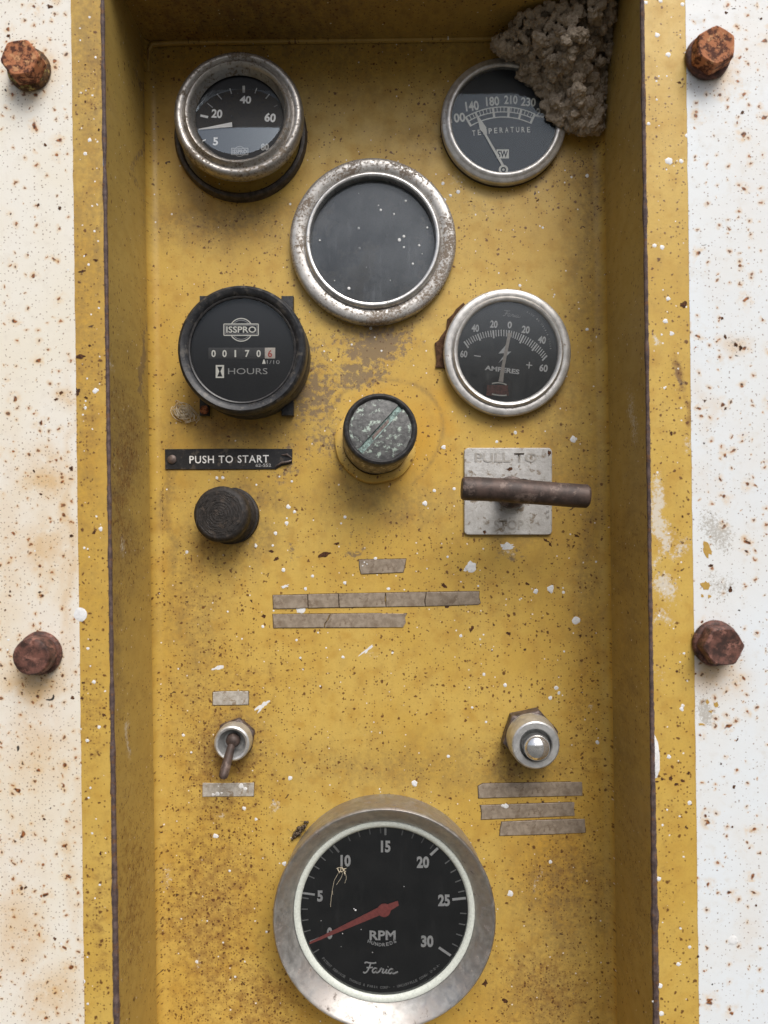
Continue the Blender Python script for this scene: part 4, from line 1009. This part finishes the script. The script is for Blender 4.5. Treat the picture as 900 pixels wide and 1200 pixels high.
dx0, dy0, dx1, dy1 = pa[0] - o0[0], pa[1] - o0[1], pb_[0] - o0[0], pb_[1] - o0[1]
bar = MB(); N_ = 25; pts, rad = [], []
for i in range(N_):
    u = i / (N_ - 1); pts.append((dx0 + (dx1 - dx0) * u, dy0 + (dy1 - dy0) * u + .25 * math.sin(u * 5), 34 + .2 * math.sin(u * 4)))
    rad.append(5.05 + .12 * mnoise.noise(Vector((u * 6, 2, 3))) + .12 * math.exp(-((u - .45) / .12) ** 2))
d0 = Vector((dx1 - dx0, dy1 - dy0, 0)).normalized()
pts = [tuple(Vector(pts[0]) - d0 * .02), ] + pts + [tuple(Vector(pts[-1]) + d0 * 1.0)]
rad = [4.4] + rad + [4.2]
pts[1] = tuple(Vector(pts[0]) + d0 * .8)
bar.tube(pts, rad, 32); bar.build('crossbar', 'steel_dark', t.o, 40)

# ================================================================== label tapes
tapes = [('tape_tan', 'short tan blank label strip alone under the slotted knob', 447, 664, [[(421, 656), (475.7, 655), (474, 664), (472.3, 670.7), (440, 672), (423.3, 672.7), (421.5, 666)]]),
         ('tape_tan', 'longest tan label strip, cracked across in four places', 440, 704, [[(320, 697.7), (360, 696.8), (360.6, 712), (350, 713), (320.7, 713.3)], [(361.2, 696.6), (396, 695.8), (396.8, 711.6), (361.6, 712.4)], [(397.2, 695.8), (451.5, 694.8), (450.6, 702), (452, 711), (398, 711.8)], [(452.3, 694.8), (499, 694), (497, 704), (498, 710.2), (452.8, 711)], [(500, 694), (556, 693.2), (561.5, 693.3), (561, 700), (563, 706), (560.5, 708.3), (520, 709.6), (499.2, 710.2), (498.4, 704)]]),
         ('tape_tan', 'tan label strip right below the longest one, with one crack', 397, 728, [[(320, 720), (386.5, 719.3), (383.5, 726), (380, 731), (379.6, 735.3), (320.7, 735.6)], [(387.8, 719.3), (440, 718.8), (476.6, 719), (474.5, 724), (475.6, 729), (472.3, 735.1), (381, 735.3), (381.4, 731), (385, 726)]]),
         ('tape_grey', 'small pale grey label strip above the toggle switch', 270, 818, [[(249.8, 811), (262, 810), (291, 809.8), (291.4, 818), (291, 825.7), (249.6, 826.2)]]),
         ('tape_grey', 'pale grey label strip with white specks below the toggle switch', 267, 925, [[(237.6, 917.2), (260, 917.5), (297.7, 917), (297.5, 925), (297.2, 932.8), (260, 933.2), (237.4, 933.4)]]),
         ('tape_tan', 'tan label strip nearest the hex nut push switch, top of three', 622, 925, [[(560.4, 921), (566, 918), (620, 917), (681.6, 916), (682.4, 924), (682.2, 932), (620, 933.4), (561, 935)]]),
         ('tape_tan', 'tan label strip between two others at the lower right, middle of three', 618, 950, [[(563, 943.6), (610, 942), (673, 940), (672.6, 948), (673.4, 955.6), (620, 958), (564, 960), (564.6, 952)]]),
         ('tape_tan', 'tan label strip set furthest right, lowest of three', 636, 969, [[(588, 963), (630, 961), (685, 959.4), (685.6, 967), (685.6, 975.4), (640, 977.6), (585.6, 979), (586.4, 970)]])]
for k, (m, lab, cx, cy, polys) in enumerate(tapes):
    t = Thing('label_strip', lab, 'label', cx, cy, 0, group='faded label strips on the panel')
    mb = MB()
    for pl in polys:          # dark line of dirt caught in the glue round each piece
        Q = [Vector(t.f(*p)) for p in pl]; g = sum(Q, Vector((0, 0))) / len(Q)
        ex, ey = max(abs(p.x - g.x) for p in Q), max(abs(p.y - g.y) for p in Q)
        mb.prism([(g.x + (p.x - g.x) * (1 + .32 / ex), g.y + (p.y - g.y) * (1 + .3 / ey)) for p in Q], .012, .06, 2)
    for pl in polys: mb.prism([t.f(*p) for p in pl], .05, .42 + .03 * (k % 3), 0, .22, .12)
    for p, r in {1: (), 0: ((427, 659, 1), (430, 661, .8), (425, 663, .8)), 4: ((283, 921, 3), (288, 924, 2.4), (255, 930, 2.6), (250, 931, 2), (260, 929, 1.6), (256, 921, 1)), 6: ((593, 944, 3), (589, 943.6, 2))}.get(k, ()) and [((a, b), c) for a, b, c in {0: ((427, 659, 1), (430, 661, .8), (425, 663, .8)), 4: ((283, 921, 3), (288, 924, 2.4), (255, 930, 2.6), (250, 931, 2), (260, 929, 1.6), (256, 921, 1)), 6: ((593, 944, 3), (589, 943.6, 2))}[k]]:
        mb.dome(t.f(*p), r * t.k, .25, .42, 1, .3, 10)
    st = mb.build('strip', [m, 'drop', 'debris'], None, 30)
    st.matrix_world = t.o.matrix_world.copy(); st.name = 'tmp'
    for kk in ('label', 'category', 'group'): st[kk] = t.o[kk]
    bpy.data.objects.remove(t.o); st.name = 'label_strip'

# ================================================================== toggle switch
t = Thing('toggle_switch', 'small metal toggle switch with its lever flipped down, between two grey label strips', 'switch', 271.6, 871.6, 11)
nutm = MB(); hex_head(nutm, 9.4, 0, 3.0, R(20), .6, 0, .1, 3.0, 60); nutm.build('nut', 'nutdark', t.o, 40)
MB().lathe([(8.0, 3.0), (8.3, 4), (8.2, 5), (8.4, 6), (8.3, 9.5), (8.0, 10.8), (7.3, 11.3), (6.4, 11.0), (5.8, 9.6), (5.4, 7.0), (4.6, 5.0), (0, 4.6)], 72).build('bushing', 'nickel', t.o, 35)
z = zoomer(t, 220, 790, 6.923)
bl = MB(); bl.lathe([(0, 5.0), (2.4, 5.6), (3.3, 7.4), (3.2, 9.0), (2.3, 10.6), (0, 11.2)], 32, z(358, 552))
e0, e1 = z(352, 575), at(261.8, 911, 20)
o0 = at(271.6, 871.6, 11); e1 = (e1[0] - o0[0], e1[1] - o0[1])
pts = [(e0[0] + (e1[0] - e0[0]) * u, e0[1] + (e1[1] - e0[1]) * u, 9 + 11 * u) for u in [i / 10 for i in range(11)]]
bl.tube(pts[:-1] + [(pts[-1][0] * .99 + pts[-2][0] * .01, pts[-1][1], pts[-1][2]), (pts[-1][0] - .12, pts[-1][1] - .7, pts[-1][2] + .2)], [1.7, 1.75, 1.8, 1.9, 2.0, 2.1, 2.15, 2.2, 2.2, 2.15, 1.9, 1.0], 20)
bl.build('lever', 'steel_dark', t.o, 50)

# ================================================================== push switch with hex nut
t = Thing('push_switch', 'hex nut push switch with a polished chrome tip, at the lower right above three strips', 'switch', 628, 873.5, 18)
nm = MB(); hex_head(nm, 13.1, 0, 6.5, R(12), .7, 0, .12, 9.0, 60); nm.build('nut', 'nutdark', t.o, 40)
MB().lathe([(10.8, 6), (11.4, 6.6), (11.2, 7.6), (11.4, 8.6), (11.0, 15.5), (10.6, 17.6), (10.0, 18.1), (7.6, 18.1), (7.2, 17.6), (7.0, 12), (0, 11.8)], 80).build('sleeve', 'nickel', t.o, 35)
pr = [(5.9, 10), (5.9, 18.6)] + [(5.9 * math.cos(a), 18.6 + 4.2 * math.sin(a)) for a in [R(12 * i) for i in range(1, 8)]] + [(0, 22.8)]
MB().lathe(pr, 64, (.25, -.75)).build('plunger', 'mirror', t.o, 60)

# ================================================================== mud nest
nest = Thing('mud_nest', 'lumpy dried grey-brown mud nest filling the upper right corner over the temperature gauge', 'mud nest', 665, 80, 8, aligned=False)
outline = [(490 + x / 3.4615, y / 3.4615) for x, y in ((296, 190), (312, 150), (370, 125), (380, 66), (510, 12), (600, -60), (700, -130), (860, -150), (850, 40), (818, 200), (790, 350), (765, 480), (735, 545), (660, 545), (600, 530), (550, 505), (505, 460), (500, 400), (450, 345), (400, 305), (425, 262), (335, 222))]
def inside(x, y):
    c = False; n = len(outline)
    for i in range(n):
        (x0, y0), (x1, y1) = outline[i], outline[i - 1]
        if (y0 > y) != (y1 > y) and x < (x1 - x0) * (y - y0) / (y1 - y0) + x0: c = not c
    return c
def edged(x, y):
    b = 1e9; n = len(outline)
    for i in range(n):
        a, c = Vector(outline[i]), Vector(outline[i - 1]); p = Vector((x, y)); d_ = c - a
        u = max(0, min(1, (p - a).dot(d_) / d_.length_squared)); b = min(b, (p - a - d_ * u).length)
    return b
ib = bmesh.new(); bmesh.ops.create_icosphere(ib, subdivisions=3, radius=1.0)
iv = [v.co.copy() for v in ib.verts]; if_ = [tuple(v.index for v in f.verts) for f in ib.faces]; ib.free()
mud = MB(); rnd = random.Random(5); cnt = 0
ox, oy = at(665, 80, 8)
while cnt < 1150:
    px, py = rnd.uniform(570, 740), rnd.uniform(-45, 162)
    if not inside(px, py): continue
    e = edged(px, py)
    Hh = min(37, 6.5 + .30 * e + max(0, (95 - py)) * .20)
    lay = cnt % 4
    h = Hh * (1, .8, .55, .25)[lay] * rnd.uniform(.82, 1.04)
    r = rnd.choice((1.0, 1.3, 1.7, 2.1, 2.7)) * rnd.uniform(.85, 1.15) * (1, 1.25, 1.7, 2.2)[lay]
    r = min(r, 1.2 + e * .24)
    x, y = at(px, py, h)
    if x > XR - r * .6 or y > YT - r * .4: continue
    sx_, sy_, sz_ = rnd.uniform(.8, 1.35), rnd.uniform(.7, 1.15), rnd.uniform(.7, 1.0); ang = rnd.uniform(0, 3.14); sd_ = rnd.random() * 99
    ca, sa = math.cos(ang), math.sin(ang); vs = []
    for p in iv:
        k = 1 + .34 * mnoise.noise(p * 1.5 + Vector((sd_, 0, 0))) + .16 * mnoise.noise(p * 4.0 + Vector((0, sd_, 0))) + .07 * mnoise.noise(p * 9.0 + Vector((0, sd_, 5)))
        a, b, c = p.x * k * sx_ * r, p.y * k * sy_ * r, p.z * k * sz_ * r
        vs.append((x - ox + a * ca - b * sa, y - oy + a * sa + b * ca, max(.03, h + c)))
    mud.add(vs, if_); cnt += 1
tmp = mud.build('mud_nest', 'mud', None, 180, recalc=False)
rm = tmp.modifiers.new('remesh', 'REMESH'); rm.mode = 'VOXEL'; rm.voxel_size = .00034; rm.use_smooth_shade = True
me = bpy.data.meshes.new_from_object(tmp.evaluated_get(bpy.context.evaluated_depsgraph_get()))
bpy.data.objects.remove(tmp)
nrm = [v.normal.copy() for v in me.vertices]
for v, nv_ in zip(me.vertices, nrm):
    p = v.co * 1000
    k = .62 * mnoise.noise(p * .45) + .46 * mnoise.noise(p * 1.1 + Vector((9, 0, 0))) + .20 * mnoise.noise(p * 2.4)
    c_ = mnoise.noise(p * .30 + Vector((50, 3, 8)))
    k -= .5 * max(0, 1 - abs(c_) / .06)          # drying cracks
    v.co = v.co + nv_ * k * .001
me.update(); mo = bpy.data.objects.new('mud_nest', me); col.objects.link(mo)
me.polygons.foreach_set('use_smooth', [True] * len(me.polygons))
mo.matrix_world = nest.o.matrix_world.copy()
lab = nest.o['label']; bpy.data.objects.remove(nest.o); mo.name = 'mud_nest'; mo['label'] = lab; mo['category'] = 'mud nest'

# ================================================================== fibre tuft and debris
t = Thing('straw_tuft', 'tangled tuft of pale fibres beside the lower left of the hour meter', 'straw tuft', 216, 484, 2)
mb = MB(); rnd = random.Random(3)
for i in range(46):
    a = rnd.uniform(0, 6.28); cx, cy = rnd.uniform(-2.4, 2.4), rnd.uniform(-2.0, 2.0); ra, rb = rnd.uniform(2, 5.4), rnd.uniform(1.2, 3.4); ph = rnd.uniform(0, 6.28); ln = rnd.uniform(1.2, 3.6)
    pts = []
    for j in range(12):
        u = ph + ln * j / 11; x = cx + ra * math.cos(u); y = cy + rb * math.sin(u)
        aa = R(-38) + .25 * math.sin(a)
        pts.append((x * math.cos(aa) - y * math.sin(aa), x * math.sin(aa) + y * math.cos(aa), .5 + 1.9 * abs(math.sin(u * 1.3 + a))))
    mb.tube(pts, rnd.uniform(.11, .2), 5)
tb = mb.build('straw_tuft', 'straw_pale', None, 60); tb.matrix_world = t.o.matrix_world.copy(); lab = t.o['label']; bpy.data.objects.remove(t.o)
tb.name = 'straw_tuft'; tb['label'] = lab; tb['category'] = 'straw tuft'
t = Thing('debris_clump', 'tiny dark clump of dirt against the upper left rim of the engine speed gauge', 'dirt clump', 351, 974, 2)
mb = MB()
for i in range(26):
    u = rnd.uniform(-1, 1); cx, cy = u * 3.4 + rnd.uniform(-.7, .7), u * 3.6 + rnd.uniform(-.9, .9); r = rnd.uniform(.4, 1.0)
    vs = []
    for p in iv[:]:
        k = 1 + .5 * mnoise.noise(p * 1.6 + Vector((i * 3.1, 0, 0)))
        vs.append((cx + p.x * r * k, cy + p.y * r * k, max(.03, 1.2 + rnd.uniform(0, .02) + p.z * r * k)))
    mb.add(vs, if_)
for i in range(10):
    x, y = rnd.uniform(-3.5, 3), rnd.uniform(-3.5, 3); mb.tube([(x, y, .6), (x + rnd.uniform(-2, 2), y + rnd.uniform(-2, 2), 1.6), (x + rnd.uniform(-3, 3), y + rnd.uniform(-3, 3), .9)], .1, 5)
db = mb.build('debris_clump', 'debris', None, 180, recalc=False); db.matrix_world = t.o.matrix_world.copy(); lab = t.o['label']; bpy.data.objects.remove(t.o)
db.name = 'debris_clump'; db['label'] = lab; db['category'] = 'dirt clump'
